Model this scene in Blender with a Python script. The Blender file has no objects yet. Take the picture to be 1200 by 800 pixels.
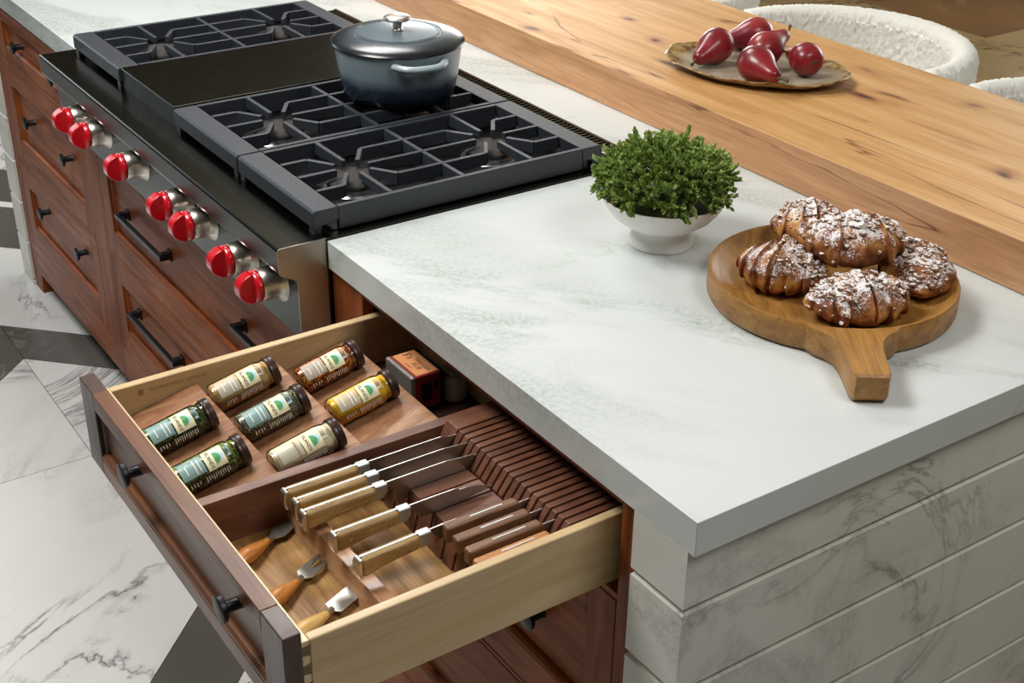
import bpy, bmesh, math, random
from mathutils import Vector, Matrix, noise
random.seed(7)
scene = bpy.context.scene
COL = scene.collection
H = 0.914                      # counter-top height above the floor; builders use z = 0 at the counter top
PI = math.pi

# ---------------------------------------------------------------- camera
cam_d = bpy.data.cameras.new('camera')
cam_d.sensor_fit = 'HORIZONTAL'; cam_d.sensor_width = 36.0
cam_d.lens = 1580.9 / 1200.0 * 36.0
cam_d.clip_start = 0.05; cam_d.clip_end = 60
cam = bpy.data.objects.new('camera', cam_d); COL.objects.link(cam)
RR = (0.55851501, 0.82939782, 0.01265805)
UU = (-0.403652, 0.25842397, 0.87765717)
FF = (-0.72465581, 0.49529416, -0.47912176)
cam.matrix_world = Matrix(((RR[0], UU[0], -FF[0], 0.88387), (RR[1], UU[1], -FF[1], -0.85625),
                           (RR[2], UU[2], -FF[2], 0.88723 + H), (0, 0, 0, 1)))
scene.camera = cam

# ---------------------------------------------------------------- world, lights, exposure
world = bpy.data.worlds.new('world'); scene.world = world; world.use_nodes = True
bg = world.node_tree.nodes['Background']
bg.inputs[0].default_value = (0.75, 0.85, 1.0, 1); bg.inputs[1].default_value = 0.5
vs = scene.view_settings
vs.view_transform = 'Standard'; vs.look = 'None'; vs.gamma = 1.0; vs.use_curve_mapping = False
vs.exposure = 0.22

def area_light(name, loc, target, sx, sy, power, color):
    d = bpy.data.lights.new(name, 'AREA'); d.shape = 'RECTANGLE'; d.size = sx; d.size_y = sy
    d.energy = power; d.color = color
    o = bpy.data.objects.new(name, d); COL.objects.link(o)
    o.location = loc
    o.rotation_euler = (Vector(target) - Vector(loc)).to_track_quat('-Z', 'Y').to_euler()
    return o
# ceiling lamp over the aisle in front of the range (its housing is built with the ceiling)
LAMPS = [(-1.35, -0.82, 58), (-2.7, 0.75, 38), (1.0, 0.5, 24)]  # second and third are unseen, added to brighten the stools and the stone end panel
for lx_, ly_, lp_ in LAMPS:
    area_light('unseen_ceiling_light', (lx_, ly_, 2.86), (lx_, ly_, 0), 0.95, 0.95, lp_, (1.0, 0.985, 0.96))
# daylight in the window openings
area_light('window_light_1', (-5.86, -0.95, 1.75), (0, -0.3, 1.0), 1.5, 1.9, 18, (0.92, 0.97, 1.0))
area_light('added_window_light', (-5.86, 3.75, 1.55), (-1.2, 1.5, 1.0), 1.8, 1.4, 60, (1.0, 0.98, 0.95))  # unseen window, added to brighten the stools and the bar
area_light('window_light_2', (-2.2, 6.30, 1.75), (-1.2, 0, 1.0), 3.4, 1.9, 90, (1.0, 0.98, 0.94))

# ---------------------------------------------------------------- mesh helpers
class MB:
    def __init__(s): s.v = []; s.f = []; s.m = []; s.cur = 0
    def face(s, idx): s.f.append(tuple(idx)); s.m.append(s.cur)
    def add(s, verts, faces):
        b = len(s.v); s.v += [tuple(v) for v in verts]
        for f in faces: s.face([b + i for i in f])
        return s
    def box(s, x0, x1, y0, y1, z0, z1):
        return s.add([(x0,y0,z0),(x1,y0,z0),(x1,y1,z0),(x0,y1,z0),(x0,y0,z1),(x1,y0,z1),(x1,y1,z1),(x0,y1,z1)],
                     [(3,2,1,0),(4,5,6,7),(0,1,5,4),(1,2,6,5),(2,3,7,6),(3,0,4,7)])
    def prism(s, poly, axis, lo, hi):
        n = len(poly)
        def P(a, b, c):
            return {'z': (a, b, c), 'x': (c, a, b), 'y': (a, c, b)}[axis]
        vs_ = [P(a, b, lo) for a, b in poly] + [P(a, b, hi) for a, b in poly]
        return s.add(vs_, [tuple(range(n)), tuple(range(2*n-1, n-1, -1))] + [(i, (i+1) % n, n+(i+1) % n, n+i) for i in range(n)])
    def lathe(s, prof, n=32, c=(0,0,0), cap0=True, cap1=True):
        b = len(s.v); k = len(prof)
        for r, z in prof:
            for i in range(n):
                a = 2*PI*i/n; s.v.append((c[0]+r*math.cos(a), c[1]+r*math.sin(a), c[2]+z))
        for j in range(k-1):
            for i in range(n):
                s.face((b+j*n+i, b+j*n+(i+1) % n, b+(j+1)*n+(i+1) % n, b+(j+1)*n+i))
        if cap0: s.face([b+i for i in range(n)][::-1])
        if cap1: s.face([b+(k-1)*n+i for i in range(n)])
        return s
    def tube(s, pts, rad, n=10, cap=True, flat=1.0):
        b = len(s.v); pts = [Vector(p) for p in pts]; k = len(pts)
        if not hasattr(rad, '__len__'): rad = [rad]*k
        up = Vector((0,0,1))
        for j in range(k):
            t = (pts[min(j+1,k-1)] - pts[max(j-1,0)]).normalized()
            u = up if abs(t.dot(up)) < .95 else Vector((1,0,0))
            a = t.cross(u).normalized(); c = a.cross(t).normalized()
            for i in range(n):
                th = 2*PI*i/n; q = pts[j] + a*math.cos(th)*rad[j] + c*math.sin(th)*rad[j]*flat
                s.v.append(tuple(q))
        for j in range(k-1):
            for i in range(n):
                s.face((b+j*n+i, b+j*n+(i+1) % n, b+(j+1)*n+(i+1) % n, b+(j+1)*n+i))
        if cap:
            s.face([b+i for i in range(n)][::-1]); s.face([b+(k-1)*n+i for i in range(n)])
        return s
    def bar(s, p0, p1, w, z0a, z0b, z1):
        """upright bar between two plan points; underside may rise from z0a to z0b"""
        a = Vector((p0[0], p0[1], 0)); c = Vector((p1[0], p1[1], 0)); t = (c-a).normalized(); n = Vector((-t.y, t.x, 0))*w/2
        vs_ = []
        for q, z in ((a, z0a), (c, z0b)):
            for sg in (-1, 1):
                for zz in (z, z1):
                    r = q + n*sg; vs_.append((r.x, r.y, zz))
        # order: a-,lo a-,hi a+,lo a+,hi c-...
        return s.add(vs_, [(0,1,3,2),(4,6,7,5),(0,4,5,1),(2,3,7,6),(1,5,7,3),(0,2,6,4)])
    def xf(s, M, start=0):
        s.v = s.v[:start] + [tuple(M @ Vector(v)) for v in s.v[start:]]
        return s

OFF = {}
def build(name, mb, mat, parent=None, loc=None, bevel=0.0, smooth=False, seg=2, local=False, angle=35, kind=None):
    """one mesh object; vertices are in counter coordinates unless local=True"""
    me = bpy.data.meshes.new(name)
    off = Vector((0,0,0))
    if parent is not None and not local: off = OFF[parent.name]
    if parent is None and loc is not None: off = Vector(loc)
    me.from_pydata([tuple(Vector(v)-off) for v in mb.v], [], mb.f)
    mats = mat if isinstance(mat, (list, tuple)) else [mat]
    for m in mats: me.materials.append(m)
    if len(mats) > 1: me.polygons.foreach_set('material_index', mb.m)
    bm = bmesh.new(); bm.from_mesh(me); bmesh.ops.recalc_face_normals(bm, faces=bm.faces); bm.to_mesh(me); bm.free()
    if smooth:
        me.polygons.foreach_set('use_smooth', [True]*len(me.polygons)); me.set_sharp_from_angle(angle=math.radians(angle))
    me.update()
    o = bpy.data.objects.new(name, me); COL.objects.link(o)
    if parent is not None:
        o.parent = parent; OFF[o.name] = off
    else:
        o.location = off + Vector((0,0,H)); OFF[o.name] = off
    if bevel:
        b = o.modifiers.new('bevel', 'BEVEL'); b.width = bevel; b.segments = seg; b.limit_method = 'ANGLE'; b.angle_limit = math.radians(40)
        if not smooth:
            me.polygons.foreach_set('use_smooth', [True]*len(me.polygons)); me.set_sharp_from_angle(angle=math.radians(30))
            b.harden_normals = True
    if kind: o['kind'] = kind
    return o
def tag(o, label, cat, group=None):
    o['label'] = label; o['category'] = cat
    if group: o['group'] = group
    return o
def thing(name, label, cat, loc, rot=(0,0,0), group=None):
    o = bpy.data.objects.new(name, None); COL.objects.link(o); o.empty_display_size = .05
    o.location = Vector(loc) + Vector((0,0,H)); o.rotation_euler = rot; OFF[o.name] = Vector(loc)
    return tag(o, label, cat, group)
def copy_tree(o, parent=None):
    c = o.copy(); COL.objects.link(c); c.parent = parent
    OFF[c.name] = OFF.get(o.name, Vector((0,0,0)))
    for ch in list(o.children): copy_tree(ch, c)
    return c
def text_mb(txt, size, align='CENTER'):
    cu = bpy.data.curves.new('t', 'FONT'); cu.body = txt; cu.size = size; cu.align_x = align; cu.align_y = 'CENTER'; cu.resolution_u = 2
    ob = bpy.data.objects.new('t', cu); COL.objects.link(ob)
    dg = bpy.context.evaluated_depsgraph_get(); ev = ob.evaluated_get(dg); me = ev.to_mesh()
    mb = MB().add([tuple(v.co) for v in me.vertices], [tuple(p.vertices) for p in me.polygons])
    ev.to_mesh_clear(); bpy.data.objects.remove(ob); bpy.data.curves.remove(cu)
    return mb

# ---------------------------------------------------------------- materials
def lin(h):
    h = h.lstrip('#'); o = []
    for i in (0, 2, 4):
        c = int(h[i:i+2], 16)/255; o.append(c/12.92 if c <= .04045 else ((c+.055)/1.055)**2.4)
    return (*o, 1)
def new_mat(name):
    m = bpy.data.materials.new(name); m.use_nodes = True; nt = m.node_tree
    return m, nt, nt.nodes['Principled BSDF']
class N:
    def __init__(s, nt): s.nt = nt
    def node(s, t, **kw):
        n = s.nt.nodes.new(t)
        for k, v in kw.items():
            if k.startswith('_'): setattr(n, k[1:], v)
            else: n.inputs[k].default_value = v
        return n
    def link(s, a, b): s.nt.links.new(a, b)
    def coords(s, scale=(1,1,1), rot=(0,0,0), rand=True):
        tc = s.node('ShaderNodeTexCoord'); mp = s.node('ShaderNodeMapping'); mr = s.node('ShaderNodeMapping')
        mp.inputs['Scale'].default_value = scale; mr.inputs['Rotation'].default_value = rot
        s.link(tc.outputs['Object'], mr.inputs['Vector']); src = mr.outputs['Vector']
        if rand:
            oi = s.node('ShaderNodeObjectInfo'); ml = s.node('ShaderNodeMath', _operation='MULTIPLY'); ml.inputs[1].default_value = 7.3
            s.link(oi.outputs['Random'], ml.inputs[0])
            ad = s.node('ShaderNodeVectorMath', _operation='ADD'); s.link(src, ad.inputs[0]); s.link(ml.outputs[0], ad.inputs[1]); src = ad.outputs[0]
        s.link(src, mp.inputs['Vector']); return mp.outputs['Vector']
    def noise(s, vec, scale, detail=4, rough=.55, dist=0.0):
        n = s.node('ShaderNodeTexNoise'); n.inputs['Scale'].default_value = scale; n.inputs['Detail'].default_value = detail
        n.inputs['Roughness'].default_value = rough; n.inputs['Distortion'].default_value = dist
        if vec is not None: s.link(vec, n.inputs['Vector'])
        return n.outputs['Fac']
    def ramp(s, fac, stops, interp='LINEAR'):
        r = s.node('ShaderNodeValToRGB'); cr = r.color_ramp; cr.interpolation = interp
        while len(cr.elements) < len(stops): cr.elements.new(.5)
        for e, (p, c) in zip(cr.elements, stops):
            e.position = p; e.color = c if hasattr(c, '__len__') else (c, c, c, 1)
        s.link(fac, r.inputs['Fac']); return r.outputs['Color']
    def mix(s, fac, a, b, mode='MIX'):
        m = s.node('ShaderNodeMix', _data_type='RGBA', _blend_type=mode)
        for val, idx in ((fac, 0), (a, 6), (b, 7)):
            if hasattr(val, 'is_output') : s.link(val, m.inputs[idx])
            else: m.inputs[idx].default_value = val
        return m.outputs[2]
    def math(s, op, a, b=0.0, clamp=False):
        m = s.node('ShaderNodeMath', _operation=op, _use_clamp=clamp)
        for val, idx in ((a, 0), (b, 1)):
            if hasattr(val, 'is_output'): s.link(val, m.inputs[idx])
            else: m.inputs[idx].default_value = val
        return m.outputs[0]
    def bump(s, h, strength, dist, bsdf):
        b = s.node('ShaderNodeBump'); b.inputs['Strength'].default_value = strength; b.inputs['Distance'].default_value = dist
        s.link(h, b.inputs['Height']); s.link(b.outputs[0], bsdf.inputs['Normal'])
def plain(name, col, rough=.5, metal=0.0, coat=0.0, spec=None, bump=None):
    m, nt, b = new_mat(name); n = N(nt)
    b.inputs['Base Color'].default_value = lin(col); b.inputs['Roughness'].default_value = rough; b.inputs['Metallic'].default_value = metal
    b.inputs['Coat Weight'].default_value = coat; b.inputs['Coat Roughness'].default_value = .12
    if spec is not None: b.inputs['Specular IOR Level'].default_value = spec
    sc, st = bump or (60, .05)
    v = n.coords(rand=False)
    if metal < .8: n.bump(n.noise(v, sc, 3), st, .002, b)
    w_ = .012 if metal >= .8 else .05
    rr = n.ramp(n.noise(v, sc*.4, 3), [(.3, max(rough-w_, .02)), (.7, min(rough+w_, 1))]); n.link(rr, b.inputs['Roughness'])
    return m
def wood(name, dark, mid, light, axis, rough=.4, coat=0.0, scale=1.0, knots=False, fine=.35, bump=.12, spec=.5):
    m, nt, b = new_mat(name); n = N(nt); b.inputs['Specular IOR Level'].default_value = spec
    def sc(al, ac): return tuple((al if a == axis else ac)*scale for a in 'xyz')
    v1 = n.coords(sc(1.6, 16)); v2 = n.coords(sc(9, 260)); v3 = n.coords(sc(.8, 3.0))
    big = n.noise(v1, 2.2, 5, .6, .9); fin = n.noise(v2, 1.5, 3, .6, .1); slow = n.noise(v3, 2.0, 2)
    col = n.ramp(big, [(.28, lin(dark)), (.5, lin(mid)), (.72, lin(light))])
    col = n.mix(fine, col, n.ramp(fin, [(.35, (.45, .42, .40, 1)), (.6, (1.06, 1.05, 1.04, 1))]), 'MULTIPLY')
    col = n.mix(.35, col, n.ramp(slow, [(.3, (.72, .70, .68, 1)), (.7, (1.15, 1.13, 1.1, 1))]), 'MULTIPLY')
    if knots:
        vk = n.coords(sc(1.9, 5.2), rand=False)
        dn = n.node('ShaderNodeTexNoise'); dn.inputs['Scale'].default_value = 3.0; n.link(vk, dn.inputs['Vector'])
        ad = n.node('ShaderNodeVectorMath', _operation='MULTIPLY_ADD'); n.link(dn.outputs['Color'], ad.inputs[0]); ad.inputs[1].default_value = (.35, .35, .35); n.link(vk, ad.inputs[2])
        vo = n.node('ShaderNodeTexVoronoi'); vo.inputs['Scale'].default_value = 3.4 if knots == '2D' else 2.2; vo.voronoi_dimensions = '2D' if knots == '2D' else '3D'; n.link(ad.outputs[0], vo.inputs['Vector'])
        kn = n.ramp(vo.outputs['Distance'], [(.03, (.10, .06, .05, 1)), (.075, (.40, .27, .21, 1)), (.13, (.80, .72, .66, 1)), (.24, (1, 1, 1, 1))])
        # only some of the cells carry a knot
        pick = n.ramp(vo.outputs['Color'], [(.5, (0, 0, 0, 1)), (.56, (1, 1, 1, 1))])
        col = n.mix(pick, col, n.mix(1.0, col, kn, 'MULTIPLY'))
        crk = n.noise(n.coords(sc(.9, 9), rand=False), 1.7, 4, .5, .6)
        cr = n.ramp(crk, [(.488, (1, 1, 1, 1)), (.497, (.42, .33, .27, 1)), (.503, (.42, .33, .27, 1)), (.512, (1, 1, 1, 1))])
        msk = n.ramp(n.noise(n.coords(sc(1.1, 2.5), rand=False), 1.3, 2), [(.54, (0, 0, 0, 1)), (.62, (1, 1, 1, 1))])
        col = n.mix(msk, col, n.mix(1.0, col, cr, 'MULTIPLY'))
    n.link(col, b.inputs['Base Color'])
    b.inputs['Roughness'].default_value = rough; b.inputs['Coat Weight'].default_value = coat; b.inputs['Coat Roughness'].default_value = .18
    n.link(n.ramp(big, [(.3, min(rough+.06, 1)), (.7, max(rough-.05, .05))]), b.inputs['Roughness'])
    n.bump(fin, bump, .0006, b)
    return m
def stone(name, base, grey, green, rough=.25, rot=(0,0,.5), vein=.55, scale=1.0, rand=False, dark=None, m2lo=.5, mask0=.46):
    m, nt, b = new_mat(name); n = N(nt)
    v = n.coords((scale*.9, scale*3.2, scale*3.2), rot, rand); vv = n.coords((scale, scale, scale), rot, rand)
    band = n.noise(v, 1.6, 6, .62, .7)
    mask = n.ramp(n.noise(v, 1.1, 3, .5, .4), [(mask0, 0.0), (mask0+.16, 1.0)])
    grain = n.noise(vv, 140, 3, .7)
    cloud = n.ramp(band, [(.47, 0.0), (.56, 1.0), (.64, .5), (.72, 0.0)])
    sp = n.math('MULTIPLY', n.math('MULTIPLY', cloud, mask), n.ramp(grain, [(.38, .25), (.62, 1.0)]))
    col = n.mix(n.math('MULTIPLY', sp, vein), lin(base), lin(green))
    v2 = n.noise(n.coords((scale*1.0, scale*1.7, scale*1.7), rot, rand), 1.35, 9, .6, 1.3)
    thin = n.ramp(v2, [(.482, 0.0), (.5, 1.0), (.506, .3), (.53, 0.0)])
    m2 = n.ramp(n.noise(vv, 2.1, 3), [(m2lo, 0.0), (m2lo+.14, 1.0)])
    col = n.mix(n.math('MULTIPLY', n.math('MULTIPLY', thin, m2), vein*1.2, True), col, lin(dark or grey))
    col = n.mix(n.math('MULTIPLY', n.ramp(n.noise(vv, 1.0, 3), [(.4, 0.0), (.7, 1.0)]), .35), col, lin(grey), 'MULTIPLY')
    n.link(col, b.inputs['Base Color'])
    n.link(n.ramp(grain, [(.3, rough), (.7, rough+.06)]), b.inputs['Roughness'])
    return m
def speckle(name, c1, c2, c3, scale=500, rough=.8):
    m, nt, b = new_mat(name); n = N(nt); v = n.coords()
    vo = n.node('ShaderNodeTexVoronoi'); vo.inputs['Scale'].default_value = scale; n.link(v, vo.inputs['Vector'])
    sx = n.node('ShaderNodeSeparateColor'); n.link(vo.outputs['Color'], sx.inputs[0])
    n.link(n.ramp(sx.outputs[0], [(.15, lin(c1)), (.5, lin(c2)), (.85, lin(c3))]), b.inputs['Base Color'])
    b.inputs['Roughness'].default_value = rough; n.bump(vo.outputs['Distance'], .6, .001, b)
    return m

M = {}
M['stone'] = stone('quartz_white', '#cfd4d3', '#bfc5c1', '#8f9992', .2, (0, 0, -.62), .72, .9, mask0=.44)
M['stone_panel'] = stone('quartz_panel', '#d8d7cf', '#c4c2b7', '#97968b', .3, (.75, 0, .0), .55, 1.1, False, '#6e6d64', .42, .42)
M['tile_white'] = stone('marble_tile', '#d8d8d6', '#c2c2c0', '#aeaeac', .2, (0, 0, .8), .95, .8, True, '#5c5c5b', .4)
M['tile_dark'] = stone('dark_marble_tile', '#5a5853', '#8f8c86', '#6d6b65', .22, (0, 0, .3), .45, 1.5, True, '#94928b')
M['tile_gold'] = stone('brown_marble_tile', '#8f7a56', '#7d684a', '#5d5442', .18, (0, 0, -.5), .9, .8, True, '#4c3a28')
M['tile_rust'] = stone('rust_marble_tile', '#6e5236', '#5d4630', '#86694a', .18, (0, 0, .6), .9, .9, True, '#3c2418')
M['grout'] = plain('grout', '#8d8b86', .8)
M['cab_x'] = wood('cabinet_wood_rail', '#602f13', '#86451c', '#9e5827', 'x', .42, .0, 1.0, fine=.22, bump=.05, spec=.15)
M['cab_z'] = wood('cabinet_wood_stile', '#5c2d12', '#80411b', '#965325', 'z', .42, .0, 1.0, fine=.22, bump=.05, spec=.15)
M['cab_dark'] = plain('cabinet_interior', '#2c1710', .6)
M['front_x'] = wood('drawer_front_rail', '#52331f', '#6e452d', '#805437', 'x', .36, .08, 1.0, fine=.3, bump=.06, spec=.35)
M['front_z'] = wood('drawer_front_stile', '#3d2721', '#4b342c', '#563e35', 'z', .36, .12, 1.0, fine=.2, bump=.05, spec=.4)
M['maple_y'] = wood('maple_side', '#b79a6b', '#c9ad80', '#d6bf96', 'y', .38, .1, .7, fine=.16, bump=.04)
M['maple_x'] = wood('maple_front', '#c8ad80', '#dcc59c', '#e6d3b0', 'x', .38, .1, .7, fine=.16, bump=.04)
M['maple_end'] = plain('maple_end_grain', '#6e5c40', .6)
M['stamp'] = plain('stamp_ink', '#96794c', .7)
M['walnut_y'] = wood('walnut_y', '#4d2c1d', '#6a4230', '#80553f', 'y', .42, .05, 1.2, fine=.45)
M['walnut_x'] = wood('walnut_x', '#694525', '#987243', '#b48e5a', 'x', .42, .0, 1.2, fine=.45, spec=.3)
M['walnut_tray'] = wood('walnut_tray', '#714529', '#95694a', '#b48d68', 'y', .42, .0, 1.2, fine=.45, spec=.3)
M['walnut_ledge'] = wood('walnut_ledge', '#8f6446', '#b0845f', '#c49b78', 'x', .3, .15, 1.2, fine=.3)
M['steel_front'] = plain('steel_dark_reflection', '#3a3e3a', .24, 1.0)  # same stainless steel, with its dark reflection put into the base colour
M['walnut_dark'] = wood('walnut_dark', '#24130d', '#301b13', '#3b2318', 'x', .4, .05, 1.2)
M['oak_bar'] = wood('oak_bar_top', '#b2844c', '#c9995e', '#d6ae78', 'x', .5, .0, .62, knots='2D', fine=.2, bump=.08)
M['oak_edge'] = wood('oak_bar_edge', '#b08058', '#cc986a', '#d8ac82', 'x', .45, .05, .8, knots=True, fine=.3, bump=.1)
M['board'] = wood('board_wood', '#84592a', '#a27438', '#b58748', 'x', .42, .05, 1.3, fine=.45)
M['olive'] = wood('olive_handle', '#7a5a30', '#a2814d', '#b89a68', 'y', .4, .1, 3.0, fine=.3)
M['orange_wood'] = wood('tool_handle_orange', '#94561f', '#b87330', '#c98a46', 'y', .35, .15, 3.0, fine=.25)
M['pale_wood'] = wood('tool_handle_pale', '#b98f52', '#cda766', '#dab97c', 'y', .35, .15, 3.0, fine=.25)
M['steak'] = wood('steak_handle', '#573623', '#755036', '#8a6446', 'y', .42, .05, 3.0, fine=.45)
M['steak_light'] = wood('steak_handle_light', '#8f5426', '#b0743c', '#c48a50', 'y', .42, .05, 3.0, fine=.45)
M['steel'] = plain('brushed_steel', '#585950', .2, 1.0, bump=(90, .03))
M['steel_side'] = plain('satin_steel', '#c2bdb4', .36, 1.0, bump=(90, .03))
M['chrome'] = plain('satin_chrome', '#cfcac0', .3, 1.0, bump=(90, .02))
M['blade'] = plain('blade_steel', '#b4b3ac', .32, 1.0, bump=(120, .02))
M['bright'] = plain('bright_steel', '#c4c7c7', .5, 1.0, bump=(120, .02))
M['black_metal'] = plain('black_hardware', '#14161a', .38, .3, bump=(80, .04))
M['knob_face'] = plain('black_knob_face', '#3a4048', .45, .2)
M['iron'] = plain('cast_iron', '#2d3138', .48, .0, .1, bump=(350, .25))
M['iron_cap'] = plain('burner_cap', '#3a3735', .75, 0, 0, .2, bump=(300, .2))
M['alu'] = plain('burner_aluminium', '#b4b9bc', .35, 1.0)
M['enamel'] = plain('black_enamel', '#060606', .5, 0, 0, .1)
M['dark_panel'] = plain('dark_edge', '#14181d', .45, 0)
M['red'] = plain('red_knob', '#c20a1c', .22, 0, .5)
M['white_print'] = plain('white_print', '#ece9e4', .5)
M['ceramic'] = plain('white_ceramic', '#e9e6e1', .42, 0, .1, bump=(25, .04))
M['boucle'] = plain('boucle_fabric', '#ecece4', .95, bump=(170, .9))
M['leg_dark'] = plain('stool_leg', '#2a211a', .5)
M['lid'] = plain('jar_lid', '#3b2a26', .32, .2)
M['gray_tin'] = plain('tin_metal', '#a8a49c', .42, .7)
M['tin_dark'] = plain('tin_black', '#191716', .4, .3)
M['tin_orange'] = plain('tin_label_copper', '#e09a68', .45)
M['tin_red'] = plain('tin_label_red', '#a02c28', .5)
M['ink'] = plain('black_ink', '#1d1512', .6)
M['label'] = plain('label_cream', '#efe7bf', .5)
M['label_clear'] = plain('label_teal', '#9cc2c0', .45)
M['label_pale'] = plain('label_pale', '#e0ddcc', .45)
for k_, a_ in (('label_clear', .62), ('label_pale', .5)): M[k_].node_tree.nodes['Principled BSDF'].inputs['Alpha'].default_value = a_
M['label_green'] = plain('label_green', '#4d9d5a', .5)
M['label_blue'] = plain('label_blue', '#b8dcea', .5)
M['label_red'] = plain('label_red', '#a0503c', .5)
M['label_grey'] = plain('pale_grey_pot', '#b9b4aa', .5)
M['plaster'] = plain('plaster', '#d8d3c8', .9)
M['wall_dark'] = plain('dark_olive_wall', '#443d2a', .8)
M['wall_green'] = plain('dark_green_cabinetry', '#333a35', .6)
M['wall_brown'] = plain('taupe_wall', '#57513f', .9)
M['ceiling'] = plain('ceiling_taupe', '#b0aa9c', .9)
M['frame'] = plain('window_frame', '#2b2a28', .5)

def glass_mat():
    m = bpy.data.materials.new('jar_glass'); m.use_nodes = True; nt = m.node_tree; n = N(nt)
    for x in list(nt.nodes): nt.nodes.remove(x)
    out = n.node('ShaderNodeOutputMaterial'); tr = n.node('ShaderNodeBsdfTransparent'); gl = n.node('ShaderNodeBsdfGlossy')
    tr.inputs[0].default_value = (.985, .99, .985, 1); gl.inputs['Roughness'].default_value = .06
    fr = n.node('ShaderNodeFresnel'); fr.inputs[0].default_value = 1.5
    mx = n.node('ShaderNodeMixShader'); n.link(fr.outputs[0], mx.inputs[0]); n.link(tr.outputs[0], mx.inputs[1]); n.link(gl.outputs[0], mx.inputs[2])
    n.link(mx.outputs[0], out.inputs[0]); return m
M['glass'] = glass_mat()
def pot_mat(name, lid):
    m, nt, b = new_mat(name); n = N(nt)
    tc = n.node('ShaderNodeTexCoord'); sp = n.node('ShaderNodeSeparateXYZ'); n.link(tc.outputs['Object'], sp.inputs[0])
    if lid:
        r = n.math('POWER', n.math('ADD', n.math('MULTIPLY', sp.outputs[0], sp.outputs[0]), n.math('MULTIPLY', sp.outputs[1], sp.outputs[1])), .5)
        c = n.ramp(n.math('DIVIDE', r, .13), [(.55, lin('#5c6a72')), (.78, lin('#2c343c')), (.98, lin('#11151b'))])
    else:
        z = n.math('ADD', n.math('DIVIDE', sp.outputs[2], .105), n.math('MULTIPLY', n.math('SUBTRACT', n.noise(tc.outputs['Object'], 18, 3), .5), .14))
        c = n.ramp(z, [(.16, lin('#161d2a')), (.36, lin('#2a3646')), (.58, lin('#75868f')), (1.0, lin('#98a6ad'))])
    n.link(c, b.inputs['Base Color']); b.inputs['Roughness'].default_value = .26; b.inputs['Coat Weight'].default_value = .15; b.inputs['Coat Roughness'].default_value = .1
    n.bump(n.noise(tc.outputs['Object'], 60, 2), .03, .002, b)
    return m
M['pot'] = pot_mat('pot_enamel', False); M['pot_lid'] = pot_mat('lid_enamel', True)
def leaf_mat():
    m, nt, b = new_mat('sprig_green'); n = N(nt); v = n.coords()
    sp = n.node('ShaderNodeSeparateXYZ'); tc = n.node('ShaderNodeTexCoord'); n.link(tc.outputs['Object'], sp.inputs[0])
    c = n.ramp(n.noise(v, 90, 2), [(.3, lin('#6f8638')), (.55, lin('#93aa58')), (.8, lin('#c2d08c'))])
    n.link(c, b.inputs['Base Color']); b.inputs['Roughness'].default_value = .42
    b.inputs['Subsurface Weight'].default_value = .0
    return m
M['leaf'] = leaf_mat(); M['stem_green'] = plain('sprig_stem', '#4a4526', .7)
def pear_mat():
    m, nt, b = new_mat('pear_skin'); n = N(nt); v = n.coords()
    tc = n.node('ShaderNodeTexCoord'); sp = n.node('ShaderNodeSeparateXYZ'); n.link(tc.outputs['Object'], sp.inputs[0])
    c = n.ramp(n.noise(v, 14, 4), [(.3, lin('#5e0f1a')), (.55, lin('#861a26')), (.8, lin('#9c3832'))])
    top = n.ramp(sp.outputs[2], [(.07, 0.0), (.1, 1.0)])
    c = n.mix(n.math('MULTIPLY', top, n.ramp(n.noise(v, 25, 3), [(.35, 0.0), (.6, .8)])), c, lin('#8a6a3c'))
    spk = n.ramp(n.noise(v, 420, 2), [(.66, (0, 0, 0, 1)), (.72, (1, 1, 1, 1))])
    c = n.mix(n.math('MULTIPLY', spk, .35), c, lin('#c98f70'))
    n.link(c, b.inputs['Base Color']); b.inputs['Roughness'].default_value = .32; b.inputs['Coat Weight'].default_value = .15
    return m
M['pear'] = pear_mat(); M['pear_stem'] = plain('pear_stem', '#5a4526', .7)
def plate_mat():
    m, nt, b = new_mat('stoneware'); n = N(nt); v = n.coords(rand=False)
    tc = n.node('ShaderNodeTexCoord'); sp = n.node('ShaderNodeSeparateXYZ'); n.link(tc.outputs['Object'], sp.inputs[0])
    inner = n.ramp(n.noise(v, 25, 4), [(.3, lin('#958a75')), (.7, lin('#bbb19d'))])
    rim = n.ramp(n.noise(v, 60, 4), [(.35, lin('#4a3418')), (.5, lin('#8d7044')), (.7, lin('#ab9364'))])
    f = n.ramp(n.math('ADD', n.math('DIVIDE', sp.outputs[2], .022), n.math('MULTIPLY', n.math('SUBTRACT', n.noise(v, 30, 3), .5), .5)), [(.32, 0.0), (.6, 1.0)])
    n.link(n.mix(f, inner, rim), b.inputs['Base Color']); b.inputs['Roughness'].default_value = .3; n.bump(n.noise(v, 50, 3), .25, .004, b)
    return m
M['plate'] = plate_mat()
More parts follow.
